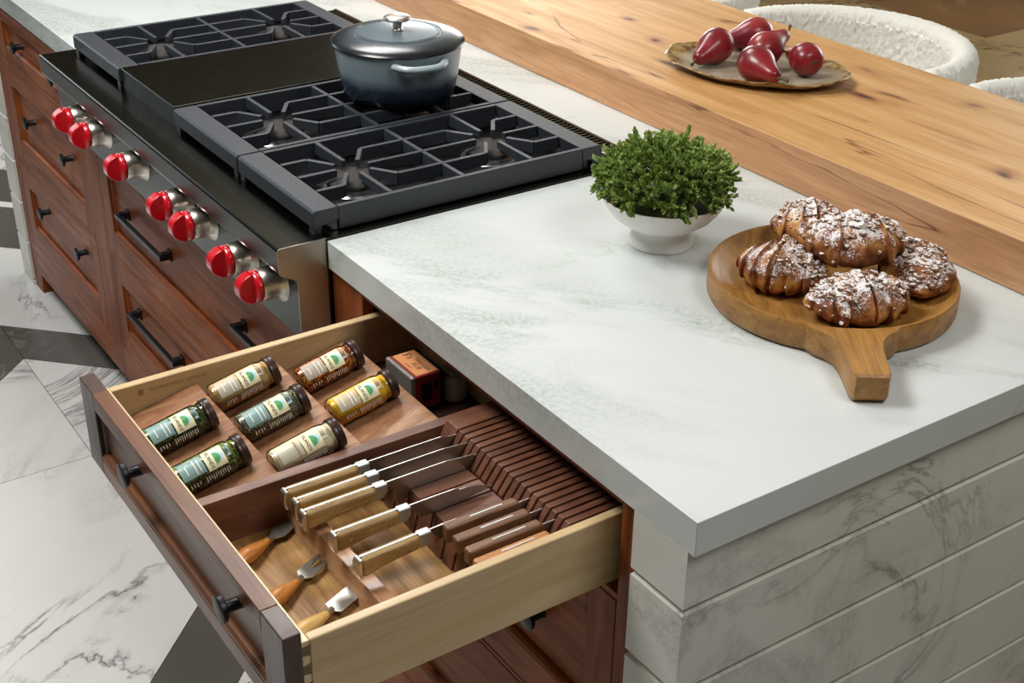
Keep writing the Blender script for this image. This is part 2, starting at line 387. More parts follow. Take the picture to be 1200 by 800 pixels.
def pastry_mat(name, crumb):
    m, nt, b = new_mat(name); n = N(nt); v = n.coords()
    geo = n.node('ShaderNodeNewGeometry'); sp = n.node('ShaderNodeSeparateXYZ'); n.link(geo.outputs['Normal'], sp.inputs[0])
    crust = n.ramp(n.noise(v, 32, 5, .6), [(.3, lin('#4a220e')), (.48, lin('#84481c')), (.68, lin('#c9934a'))])
    if crumb: crust = n.ramp(n.noise(v, 120, 3), [(.3, lin('#5b3a26')), (.7, lin('#a77d57'))])
    dust = n.math('ADD', n.math('ADD', n.math('MULTIPLY', sp.outputs[2], .30), n.math('MULTIPLY', n.noise(v, 42, 4, .6), .75)), n.math('MULTIPLY', n.noise(v, 420, 3, .7), .75))
    d = n.ramp(dust, [(.92, 0.0), (1.06, .92)] if not crumb else [(.97, 0.0), (1.08, .9)])
    n.link(n.mix(d, crust, lin('#ece9ea')), b.inputs['Base Color']); b.inputs['Roughness'].default_value = .65
    n.bump(n.noise(v, 160, 4), .5, .002, b)
    return m
M['pastry'] = pastry_mat('croissant_crust', False); M['crumb'] = pastry_mat('almond_crumb', True)
SP = {
 'mustard': plain('mustard_powder', '#d2b075', .8, bump=(300, .4)),
 'cream': plain('cardamom_powder', '#eee2c0', .8, bump=(300, .4)),
 'yellow': plain('curry_powder', '#f0c22c', .8, bump=(200, .4)),
 'thyme': speckle('thyme_leaf', '#3c3a28', '#757158', '#aaa688', 700),
 'oregano': speckle('oregano_leaf', '#252d16', '#465428', '#6f8040', 420),
 'dill': speckle('dill_weed', '#343c14', '#647428', '#a0aa4c', 380),
 'chili': speckle('chili_flake', '#5a120a', '#a8300c', '#eaa42c', 420, .5),
}

# ================================================================ THE ROOM
FZ = -H
def clip(poly, a, b, c):
    """keep a*x + b*y <= c"""
    out = []
    for i in range(len(poly)):
        p, q = poly[i], poly[(i+1) % len(poly)]
        dp = a*p[0]+b*p[1]-c; dq = a*q[0]+b*q[1]-c
        if dp <= 0: out.append(p)
        if (dp < 0 < dq) or (dq < 0 < dp):
            t = dp/(dp-dq); out.append((p[0]+(q[0]-p[0])*t, p[1]+(q[1]-p[1])*t))
    return out
def inset(poly, d):
    """shrink a convex polygon by d"""
    n = len(poly); ar = sum(poly[i][0]*poly[(i+1) % n][1]-poly[(i+1) % n][0]*poly[i][1] for i in range(n))
    if ar < 0: poly = poly[::-1]
    out = poly
    for i in range(n):
        p, q = poly[i], poly[(i+1) % n]; ex, ey = q[0]-p[0], q[1]-p[1]; l = math.hypot(ex, ey)
        if l < 1e-6: continue
        nx, ny = ey/l, -ex/l
        out = clip(out, nx, ny, nx*p[0]+ny*p[1]-d)
        if len(out) < 3: return []
    return out
floor = build('floor', MB().box(-5.9, 3.4, -1.85, 6.35, FZ-.06, FZ-.007), M['grout'], kind='structure')
tag(floor, 'marble tiled floor of the kitchen', 'floor')
def tile(poly, mat):
    poly = inset(poly, .0009)
    if len(poly) >= 3:
        build('floor_tile', MB().prism(poly, 'z', FZ-.007, FZ), M[mat], floor)
# chevron floor of the aisle: bands at 45 degrees mirrored at y = YJ
YJ = -.158
up = [(-9, -4.08, 'tile_white'), (-4.08, -3.70, 'tile_dark'), (-3.70, -3.64, 'tile_white'), (-3.64, -3.22, 'tile_dark'), (-3.22, -2.541, 'tile_white'), (-2.541, -2.313, 'tile_dark'),
      (-2.313, -1.1, 'tile_white'), (-1.1, -.872, 'tile_dark'), (-.872, .34, 'tile_white'), (.34, .57, 'tile_dark'), (.57, 1.78, 'tile_white'), (1.78, 2.0, 'tile_dark'), (2.0, 9, 'tile_white')]
lo = [(-12, -5.51, 'tile_white'), (-5.51, -5.28, 'tile_dark'), (-5.28, -4.298, 'tile_white'), (-4.298, -4.07, 'tile_dark'), (-4.07, -2.857, 'tile_white'), (-2.857, -2.629, 'tile_dark'), (-2.629, -1.416, 'tile_white'),
      (-1.416, -1.188, 'tile_dark'), (-1.188, .025, 'tile_white'), (.025, .25, 'tile_dark'), (.25, 1.47, 'tile_white'), (1.47, 1.7, 'tile_dark'), (1.7, 4, 'tile_white')]
for c0, c1, mt in up:
    p = [(-5.9, YJ), (3.4, YJ), (3.4, .95), (-5.9, .95)]
    p = clip(clip(p, 1, -1, c1), -1, 1, -c0)
    if len(p) >= 3: tile(p, mt)
for c0, c1, mt in lo:
    p = [(-5.9, -1.85), (3.4, -1.85), (3.4, YJ), (-5.9, YJ)]
    p = clip(clip(p, 1, 1, c1), -1, -1, -c0)
    if len(p) < 3: continue
    if mt == 'tile_dark': tile(p, mt); continue
    for k in range(-5, 7):                       # square joints inside the pale bands
        xa = -1.91 + k*.92
        q = clip(clip(p, 1, 0, xa+.92), -1, 0, -xa)
        for j in range(5):
            ya = YJ-(j+1)*.92
            r = clip(clip(q, 0, 1, ya+.92), 0, -1, -ya) if len(q) >= 3 else []
            if len(r) >= 3: tile(r, mt)
for i in range(11):                              # brown marble on the stool side
    for j in range(6):
        x = -5.9 + i*.92; y = .95 + j*.92
        tile([(x, y), (min(x+.92, 3.4), y), (min(x+.92, 3.4), min(y+.92, 6.35)), (x, min(y+.92, 6.35))], 'tile_rust' if (i, j) in ((2, 4), (0, 2), (5, 5), (7, 2)) else 'tile_gold')

def wall_open(name, mat, axis, at, th, lo_, hi_, holes, label):
    """a wall with window openings given as (start, end, sill, head)"""
    mb = MB()
    def b(a0, a1, z0, z1):
        if axis == 'x': mb.box(at, at+th, a0, a1, FZ+z0, FZ+z1)
        else: mb.box(a0, a1, at, at+th, FZ+z0, FZ+z1)
    cur = lo_
    for o0, o1, oz0, oz1 in holes:
        b(cur, o0, 0, 2.9); b(o0, o1, 0, oz0); b(o0, o1, oz1, 2.9); cur = o1
    b(cur, hi_, 0, 2.9)
    return tag(build(name, mb, mat, kind='structure'), label, 'wall')
wall_open('wall_left', M['wall_dark'], 'x', -6.05, .15, -1.85, 6.35, [(-1.7, -.2, .8, 2.7), (2.85, 4.65, .8, 2.3)], 'dark olive wall at the far end of the kitchen')
wall_open('wall_right', M['wall_brown'], 'x', 3.4, .15, -1.85, 6.35, [], 'taupe wall behind the viewer')
wall_open('wall_back', M['wall_brown'], 'y', 6.35, .15, -6.05, 3.55, [(-4.0, -.4, .8, 2.7)], 'taupe wall with a wide window past the stools')
wall_open('wall_front', M['wall_green'], 'y', -2.0, .15, -6.05, 3.55, [], 'dark green wall across the aisle from the range')
tag(build('ceiling', MB().box(-6.05, 3.55, -2.0, 6.5, FZ+2.9, FZ+3.0), M['ceiling'], kind='structure'), 'white ceiling', 'ceiling')
def window(name, axis, at, a0, a1, z0, z1, label):
    mb = MB()
    def b(p0, p1, q0, q1):
        if axis == 'x': mb.box(at-.03, at+.03, p0, p1, FZ+q0, FZ+q1)
        else: mb.box(p0, p1, at-.03, at+.03, FZ+q0, FZ+q1)
    b(a0, a0+.06, z0, z1); b(a1-.06, a1, z0, z1); b(a0, a1, z0, z0+.06); b(a0, a1, z1-.06, z1); b((a0+a1)/2-.02, (a0+a1)/2+.02, z0, z1)
    tag(build(name, mb, M['frame'], kind='structure'), label, 'window')
window('window_1', 'x', -5.98, -1.7, -.2, .8, 2.7, 'dark framed window in the olive wall')
window('added_window', 'x', -5.98, 2.85, 4.65, .8, 2.3, 'unseen dark framed window added in the olive wall to brighten the stools')  # frame of the window added for the stool light
window('window_2', 'y', 6.42, -4.0, -.4, .8, 2.7, 'wide dark framed window past the stools')
for (lx, ly, _), lb_ in zip(LAMPS, ('square flush ceiling lamp above the range aisle', 'unseen square ceiling lamp added above the far end of the island to brighten the stools', 'unseen square ceiling lamp added past the near end of the island to brighten its end panel')):
    lampc = thing('unseen_ceiling_lamp', lb_, 'lamp', (lx, ly, FZ+2.9), group='ceiling lamps')
    mb = MB()
    for s in (-1, 1):
        mb.box(lx+s*.5-.015, lx+s*.5+.015, ly-.515, ly+.515, FZ+2.84, FZ+2.9); mb.box(lx-.515, lx+.515, ly+s*.5-.015, ly+s*.5+.015, FZ+2.84, FZ+2.9)
    build('lamp_frame', mb, M['frame'], lampc)

# ================================================================ STONE COUNTER, WATERFALL ENDS, BAR
T = .048
ct = build('countertop', MB().prism([(0, 0), (0, .95), (-3.009, .95), (-3.009, 0), (-2.117, 0), (-2.117, .652), (-.8916, .652), (-.8916, 0)], 'z', -T, 0), M['stone'], loc=(-1.5, .47, -T), bevel=.0012)
tag(ct, 'white quartz worktop with grey green veining wrapping around the range', 'countertop')

def end_panel(name, x0, x1, outer, label):
    t = thing(name, label, 'panel', ((x0+x1)/2, .47, FZ))
    build('backing_core', MB().box(x0+.012, x1-.012, .012, .935, FZ, -T), M['stone_panel'], t)
    zt = -T; edges = [-.131, -.258, -.385, -.512, -.639, -.766, -.893, FZ]
    for k, zb in enumerate(edges):
        top = zt - (.0 if k == 0 else .0015); ch = .0 if k == 0 else .009
        # lower courses have a chamfered upper edge on the front and both side faces
        X0, X1, Y0, Y1 = x0, x1, 0.0, .95
        mb = MB()
        if ch:
            v = [(X0, Y0, zb), (X1, Y0, zb), (X1, Y1, zb), (X0, Y1, zb), (X0, Y0, top-ch), (X1, Y0, top-ch), (X1, Y1, top-ch), (X0, Y1, top-ch),
                 (X0+ch, Y0+ch, top), (X1-ch, Y0+ch, top), (X1-ch, Y1-ch, top), (X0+ch, Y1-ch, top)]
            mb.add(v, [(3, 2, 1, 0), (0, 1, 5, 4), (1, 2, 6, 5), (2, 3, 7, 6), (3, 0, 4, 7), (4, 5, 9, 8), (5, 6, 10, 9), (6, 7, 11, 10), (7, 4, 8, 11), (8, 9, 10, 11)])
        else: mb.box(X0, X1, Y0, Y1, zb, top)
        build('stone_plank', mb, M['stone_panel'], t)
        zt = zb
    return t
end_panel('stone_end_panel', -.108, -.011, 1, 'pale veined stone end of the island, nearest the camera, in grooved horizontal courses')
end_panel('stone_end_panel', -2.998, -2.90, -1, 'stone panel at the far left end of the island beside the knobbed drawers')

bar = thing('bar_counter', 'thick rustic oak bar top with knots running behind the worktop', 'bar', (-1.5, 1.04, 0))
mb = MB(); mb.box(-3.05, .02, .777, 1.302, 0.0005, .081)
mb.m = [1, 0, 1, 1, 1, 1]
build('slab', mb, [M['oak_bar'], M['oak_edge']], bar, bevel=.002)
tag(build('back_panel', MB().box(-2.9, -.108, .93, .95, FZ, -T), M['cab_z'], loc=(-1.5, .94, FZ)), 'brown wooden back panel of the island under the bar', 'panel')

# ================================================================ BASE CABINETS
YF = .007                       # plane of the cabinet faces
def knob_mb(c, r=.0165, ln=.03, yb=.03):
    """black disc knob on a short stem, pointing to -y; c = (x, z), yb = plane it is screwed to"""
    mb = MB()
    Mx = Matrix.Translation((c[0], yb, c[1])) @ Matrix.Rotation(PI/2, 4, 'X')
    mb.lathe([(.009, 0), (.0075, .004), (.0075, ln-.009), (r*.8, ln-.008), (r, ln-.006), (r, ln-.001), (r*.9, ln)], 24)
    return mb.xf(Mx)
def pull_mb(x0, x1, z, yb, yo=-.006):
    mb = MB(); s = .0055
    for x in (x0+.012, x1-.012):
        mb.box(x-.008, x+.008, yo, yb, z-.008, z+.008); mb.box(x-.011, x+.011, yb-.006, yb, z-.011, z+.011)
    mb.box(x0, x1, yo-s, yo+s, z-s, z+s)
    return mb
def drawer_front(cab, x0, x1, z0, z1, yf, sw, rw, mats, knobs=(), pulls=(), depth=.02):
    """panel with stiles, rails, beads and hardware as its pieces"""
    yp = yf+.011
    d = build('drawer', MB().box(x0+sw-.006, x1-sw+.006, yp, yf+depth, z0+rw-.006, z1-rw+.006), mats[0], cab)
    build('stile', MB().box(x0, x0+sw, yf, yf+depth, z0, z1), mats[1], d, bevel=.0018)
    build('stile', MB().box(x1-sw, x1, yf, yf+depth, z0, z1), mats[1], d, bevel=.0018)
    build('rail', MB().box(x0+sw, x1-sw, yf, yf+depth, z0, z0+rw), mats[0], d, bevel=.0012)
    build('rail', MB().box(x0+sw, x1-sw, yf, yf+depth, z1-rw, z1), mats[0], d, bevel=.0012)
    r = .0075
    build('bead', MB().tube([(x0+sw, yp-.003, z0+rw+.002), (x1-sw, yp-.003, z0+rw+.002)], .0075, 14), mats[0], d, smooth=True)
    build('bead', MB().tube([(x0+sw+.002, yp, z0+rw), (x0+sw+.002, yp, z1-rw)], r*.7, 8), mats[1], d, smooth=True)
    build('bead', MB().tube([(x1-sw-.002, yp, z0+rw), (x1-sw-.002, yp, z1-rw)], r*.7, 8), mats[1], d, smooth=True)
    for k in knobs:
        kb = build('knob', knob_mb(k[:2], yb=yp, ln=k[2] if len(k) > 2 else .03), M['black_metal'], d, smooth=True)
        kb['label'] = 'black metal knob'
    for p in pulls:
        pb = build('bar_pull', pull_mb(p[0], p[1], p[2], yp), M['black_metal'], d, bevel=.001)
        pb['label'] = 'black metal bar pull'
    return d
def cabinet(name, label, x0, x1, open_x0, open_x1, rails, zt=-T, feet=()):
    t = thing(name, label, 'cabinet', ((x0+x1)/2, .3, FZ))
    build('side', MB().box(x0, x0+.018, YF+.02, .60, -.86, zt), M['cab_dark'], t)
    build('side', MB().box(x1-.018, x1, YF+.02, .60, -.86, zt), M['cab_dark'], t)
    build('back', MB().box(x0+.018, x1-.018, .585, .60, -.86, zt), M['cab_dark'], t)
    build('bottom', MB().box(x0+.018, x1-.018, YF+.02, .585, -.86, -.842), M['cab_dark'], t)
    build('stile', MB().box(x0, open_x0, YF, YF+.02, -.85, zt), M['cab_z'], t, bevel=.0008)
    build('stile', MB().box(open_x1, x1, YF, YF+.02, -.85, zt), M['cab_z'], t, bevel=.0008)
    for z0, z1 in rails:
        build('rail', MB().box(open_x0, open_x1, YF, YF+.02, z0, z1), M['cab_x'], t, bevel=.0008)
    build('toe_board', MB().box(x0+.02, x1-.02, .10, .115, FZ, -.86), M['cab_dark'], t)
    for a, b in feet:
        build('foot', MB().prism([(a, -.85), (b, -.85), (b-(.012 if b-a > 0 else 0), FZ), (a, FZ)], 'y', YF, YF+.05), M['cab_z'], t, bevel=.0008)
    return t
cm = (M['cab_x'], M['cab_z'])
# left: three knobbed drawers
cl = cabinet('drawer_cabinet', 'brown cabinet with black knobs left of the range', -2.90, -2.117, -2.852, -2.198,
             [(-.061, -T), (-.207, -.197), (-.503, -.496), (-.85, -.757)], feet=[(-2.90, -2.82)])
for z0, z1, kz in ((-.195, -.063, -.13), (-.494, -.209, -.335), (-.755, -.505, -.592)):
    drawer_front(cl, -2.85, -2.2, z0, z1, YF, .058, .028 if z1 > -.1 else .062, cm, knobs=[(-2.655, kz), (-2.345, kz)])
# middle: two wide drawers with bar pulls, under the range
cmid = cabinet('range_cabinet', 'wide brown cabinet with black bar pulls below the range', -2.115, -.895, -2.102, -.907,
               [(-.18, -.168), (-.494, -.487), (-.85, -.757)], zt=-.168)
drawer_front(cmid, -2.10, -.909, -.485, -.182, YF, .055, .058, cm, pulls=[(-1.965, -1.685, -.345), (-1.324, -1.044, -.345)])
drawer_front(cmid, -2.10, -.909, -.755, -.496, YF, .055, .062, cm, pulls=[(-1.975, -1.685, -.604), (-1.324, -1.034, -.604)])
# right: open spice and knife drawer above two closed ones
cr = cabinet('open_drawer_cabinet', 'brown cabinet right of the range with its top drawer pulled open', -.8936, -.109, -.794, -.138,
             [(-.060, -T), (-.207, -.197), (-.503, -.496), (-.85, -.757)], feet=[(-.17, -.109)])
for z0, z1 in ((-.494, -.209), (-.755, -.505)):
    drawer_front(cr, -.792, -.14, z0, z1, YF, .058, .062, cm, knobs=[(-.62, (z0+z1)/2), (-.31, (z0+z1)/2)])
d = drawer_front(cr, -.791, -.141, -.195, -.061, -.440, .056, .027, (M['front_x'], M['front_z']), knobs=[(-.570, -.092, .034), (-.262, -.095, .034)], depth=.022)
BX0, BX1, BT, BB, BYF, BYB = -.782, -.152, -.085, -.188, -.418, .10
d['label'] = 'dark brown drawer front with pale maple box'
th = .014
build('box_front', MB().box(BX0, BX1, BYF, BYF+.013, BB, BT), M['maple_x'], d, bevel=.001)
for xa in (BX0, BX1-th):
    s = build('box_side', MB().box(xa, xa+th, BYF+.013, BYB, BB, BT), M['maple_y'], d, bevel=.0025, seg=3)
build('box_back', MB().box(BX0+th, BX1-th, BYB-.014, BYB, BB, BT-.01), M['maple_x'], d)
build('box_bottom', MB().box(BX0+th, BX1-th, BYF+.013, BYB-.014, BB+.006, -.174), M['maple_x'], d)
for k in range(4):                               # dovetail pins on the near side
    zc = BT-.013-k*.026
    build('dovetail', MB().prism([(BYF-.0002, zc+.005), (BYF+.0135, zc+.0075), (BYF+.0135, zc-.0075), (BYF-.0002, zc-.005)], 'x', BX1-.002, BX1+.0006), M['maple_end'], d)
tm = text_mb('NORMAN LEWIS', .0072)
def spread(mb, k):                               # widen the letter spacing by stretching the word
    mb.v = [(v[0]*k, v[1], v[2]) for v in mb.v]; return mb
spread(tm, 1.6)
tm.add([(-.060, -.0045, 0), (-.052, -.0045, 0), (-.052, .0045, 0), (-.060, .0045, 0)], [(0, 1, 2, 3)])
tm.xf(Matrix(((0, 0, 1, BX0+th+.0004), (1, 0, 0, -.308), (0, 1, 0, -.1), (0, 0, 0, 1))))
sm = build('maker_stamp', tm, M['stamp'], d); sm['label'] = 'faint brown maker stamp burnt into the drawer side'

# ================================================================ DRAWER INSERTS
tray = thing('spice_tray', 'walnut tray of three sloped tiers holding spice jars in the drawer', 'tray', (-.62, -.22, -.174))
for y0, y1 in ((-.4045, -.281), (-.281, -.157), (-.157, -.036)):
    build('tier', MB().prism([(y0, -.1735), (y0, -.136), (y1-.011, -.1105), (y1, -.1105), (y1, -.1735)], 'x', -.7675, -.4815), M['walnut_tray'], tray, bevel=.0008)
build('back_floor', MB().box(-.7675, -.4815, -.0355, .085, -.1735, -.167), M['walnut_dark'], tray)
build('divider', MB().box(-.481, -.463, -.4045, .085, -.1735, -.1), M['walnut_y'], tray, bevel=.0012)

kb = thing('knife_block', 'walnut in-drawer knife block with rows of narrow slots', 'knife block', (-.315, -.2, -.174))
build('floor_board', MB().box(-.4625, -.1665, -.4045, .085, -.1735, -.168), M['walnut_x'], kb)
build('ledge', MB().prism([(-.290, -.168), (-.282, -.138), (-.262, -.138), (-.258, -.168)], 'x', -.4625, -.1665), M['walnut_ledge'], kb, bevel=.001)
HS = [-.4325 + .0135*k for k in range(20)]       # slots of the tall block
g = .0017
xs = [-.4625] + HS + [-.1665]
for a, b in zip(xs[:-1], xs[1:]):
    a2, b2 = a+(g if a != xs[0] else 0), b-(g if b != xs[-1] else 0)
    build('slat', MB().prism([(-.062, -.168), (-.060, -.119), (-.042, -.094), (.055, -.094), (.055, -.168)], 'x', a2, b2), M['walnut_y'], kb, bevel=.0008, seg=1)
LS = [-.4325, -.4055, -.3785, -.3515, -.319, -.284, -.257, -.23, -.203]
xs = [-.4625] + LS + [-.1665]
for a, b in zip(xs[:-1], xs[1:]):
    a2, b2 = a+(.0016 if a != xs[0] else 0), b-(.0016 if b != xs[-1] else 0)
    build('front_slat', MB().prism([(-.162, -.168), (-.150, -.119), (-.0625, -.119), (-.0625, -.168)], 'x', a2, b2), M['walnut_y'], kb, bevel=.001, seg=1)

# ---- knives
def knife(x, y, z, label, kind, hl, blade, depth, rot=0.0, tip=.6):
    """spine up at local z = 0, butt at y = 0, tip towards +y"""
    t = thing('chef_knife' if kind == 'olive' else 'steak_knife', label, 'knife', (x, y, z), (0, 0, rot), 'knives in the drawer block')
    hw = .0088 if kind == 'olive' else .0078
    if kind == 'olive':
        prof = [(.005, 0), (hl, 0), (hl, -.0195), (hl*.75, -.0205), (hl*.45, -.0225), (.022, -.0265), (.005, -.0285)]
        hm = M['olive']
    else:
        prof = [(0, 0), (hl, 0), (hl+.004, -.006), (hl, -.019), (hl*.5, -.0215), (.012, -.0245), (0, -.022)]
        hm = M['steak_light'] if kind == 'steak_light' else M['steak']
    build('handle', MB().prism(prof, 'x', -hw, hw), hm, t, bevel=.0065, seg=4, local=True)
    if kind == 'olive':
        build('butt_cap', MB().prism([(.007, .0003), (.002, -.002), (0, -.008), (0, -.020), (.002, -.027), (.007, -.0289)], 'x', -hw*.93, hw*.93), M['chrome'], t, bevel=.003, seg=3, local=True)
        build('tang', MB().box(-.0016, .0016, .006, hl, -.006, .0007), M['bright'], t, local=True)
        build('bolster', MB().prism([(hl-.002, .0006), (hl+.016, .0006), (hl+.016, -.012), (hl+.009, -.020), (hl-.002, -.0195)], 'x', -.0062, .0062), M['bright'], t, bevel=.002, seg=2, local=True)
        rv = [hl*.25, hl*.55, hl*.83]; y0 = hl+.014
    else:
        build('tang', MB().box(-.0012, .0012, hl*.35, hl*.8, -.006, .0006), M['bright'], t, local=True)
        rv = [hl*.2, hl*.5, hl*.8]; y0 = hl-.004
    for r in rv:
        mb = MB().lathe([(.0022, -hw-.0004), (.0022, hw+.0004)], 12); mb.xf(Matrix.Translation((0, r, -.012)) @ Matrix.Rotation(PI/2, 4, 'Y'))
        build('rivet', mb, M['steel_side'], t, local=True)
    y1 = y0+blade; top = -.0008 if kind == 'olive' else -.0065
    prof = [(y0, top)] + [(y0+blade*f, top-.004*max(0, f-.5)*2) for f in (.3, .55)]
    for k in range(6):
        f = tip+(1-tip)*k/5; prof.append((y0+blade*f, top-.004-(depth*.55)*((k/5)**2)))
    for k in range(4, -1, -1):
        f = tip*.6+(1-tip*.6)*k/5; prof.append((y0+blade*f, top-depth+(depth*.35)*((k/5)**2)))
    prof += [(y0+.016, top-depth), (y0+.014, -.018)] if kind == 'olive' else [(y0, top-depth)]
    build('blade', MB().prism(prof, 'x', -.0009, .0009), M['blade'], t, local=True)
    return t
KZ = -.094
knife(-.4325, -.305, KZ, 'largest olive-handled knife, next to the walnut divider', 'olive', .108, .205, .050)
knife(-.4055, -.303, KZ, 'second olive-handled knife from the walnut divider', 'olive', .105, .185, .036, tip=.75)
knife(-.3785, -.306, KZ, 'third olive-handled knife from the divider, its long blade reaching the tall block', 'olive', .105, .165, .036, tip=.75)
knife(-.319, -.295, KZ, 'fourth olive-handled knife, lying in a low slot of the block', 'olive', .094, .125, .024)
knife(-.262, -.292, KZ-.002, 'smallest olive-handled paring knife, nearest the near drawer side', 'olive', .088, .075, .020, rot=.03)
knife(-.257, -.172, KZ, 'walnut-handled steak knife nearest the olive-handled knives', 'steak', .105, .085, .018)
knife(-.23, -.174, KZ, 'second walnut-handled steak knife from the olive-handled knives', 'steak', .105, .085, .018)
knife(-.203, -.174, KZ, 'third walnut-handled steak knife from the olive-handled knives', 'steak', .105, .085, .018)
knife(-.178, -.178, KZ, 'lighter orange-handled steak knife against the maple drawer side', 'steak_light', .105, .07, .018)

# ---- cheese tools in the front compartment
def tool_root(name, label, x, y, ang):
    return thing(name, label, 'cheese tool', (x, y, -.1675), (0, 0, ang), 'cheese tools in the front compartment')
def tool_handle(t, mat):
    mb = MB().tube([(0, 0, .012), (0, .006, .012), (0, .025, .0115), (0, .045, .009), (0, .06, .0075), (0, .066, .0075)], [.004, .0095, .0125, .0095, .0062, .005], 16, flat=.82)
    build('handle', mb, mat, t, smooth=True, local=True, angle=60)
    mb = MB().tube([(0, .064, .0075), (0, .074, .0072)], [.0058, .0045], 14); build('ferrule', mb, M['chrome'], t, smooth=True, local=True)
a = math.atan2(.083, -.043)-PI/2
t = tool_root('cheese_knife', 'pointed cheese knife with orange wooden handle, deepest in the front compartment', -.399, -.388, a); tool_handle(t, M['orange_wood'])
build('blade', MB().prism([(-.004, .072), (.004, .072), (.012, .085), (.011, .105), (.002, .128), (-.010, .118), (-.012, .092)], 'z', .0065, .0078), M['blade'], t, local=True)
a = math.atan2(.084, -.044)-PI/2
t = tool_root('cheese_fork', 'two-pronged cheese fork with orange wooden handle between the other cheese tools', -.305, -.392, a); tool_handle(t, M['orange_wood'])
mb = MB().prism([(-.004, .072), (.004, .072), (.012, .08), (.0125, .092), (.008, .13), (.0055, .13), (.0035, .098), (0, .094), (-.0035, .098), (-.0055, .13), (-.008, .13), (-.0125, .092), (-.012, .08)], 'z', .007, .0088)
build('fork_head', mb, M['blade'], t, local=True, bevel=.0004)
a = math.atan2(.083, -.035)-PI/2
t = tool_root('cheese_spade', 'flat cheese spade with pale wooden handle nearest the drawer corner', -.237, -.391, a); tool_handle(t, M['pale_wood'])
build('spade_head', MB().prism([(-.004, .072), (.004, .072), (.0125, .076), (.0125, .118), (-.0125, .126), (-.0125, .076)], 'z', .007, .0086), M['blade'], t, local=True, bevel=.0004)

# ---- spice jars
JR, JL = .0222, .101
def wrap(mb, R):
    """bend a flat design (x = around, y = along the jar) onto the upper side of a jar lying along +y"""
    mb.v = [(R*math.sin(v[0]/R), v[1], R*math.cos(v[0]/R)) for v in mb.v]; return mb
def patch(x0, x1, y0, y1, nx=10):
    mb = MB(); n = nx
    vs_ = [(x0+(x1-x0)*i/n, y, 0) for y in (y0, y1) for i in range(n+1)]
    return mb.add(vs_, [(i, i+1, n+2+i, n+1+i) for i in range(n)])
def disc(cx, cy, rx, ry, n=20, half=False):
    pts = [(cx+rx*math.cos((PI if half else 2*PI)*i/n), cy+ry*math.sin((PI if half else 2*PI)*i/n), 0) for i in range(n+1)]
    return MB().add([(cx, cy, 0)]+pts, [(0, i+1, i+2) for i in range(n)])
ISL = text_mb('ISLANDS', .0068); ISL.v = [(v[0], v[1]*.95, 0) for v in ISL.v]
CARD = text_mb('CARDAMOM', .0045)
SL = math.atan2(.0255, .1125)
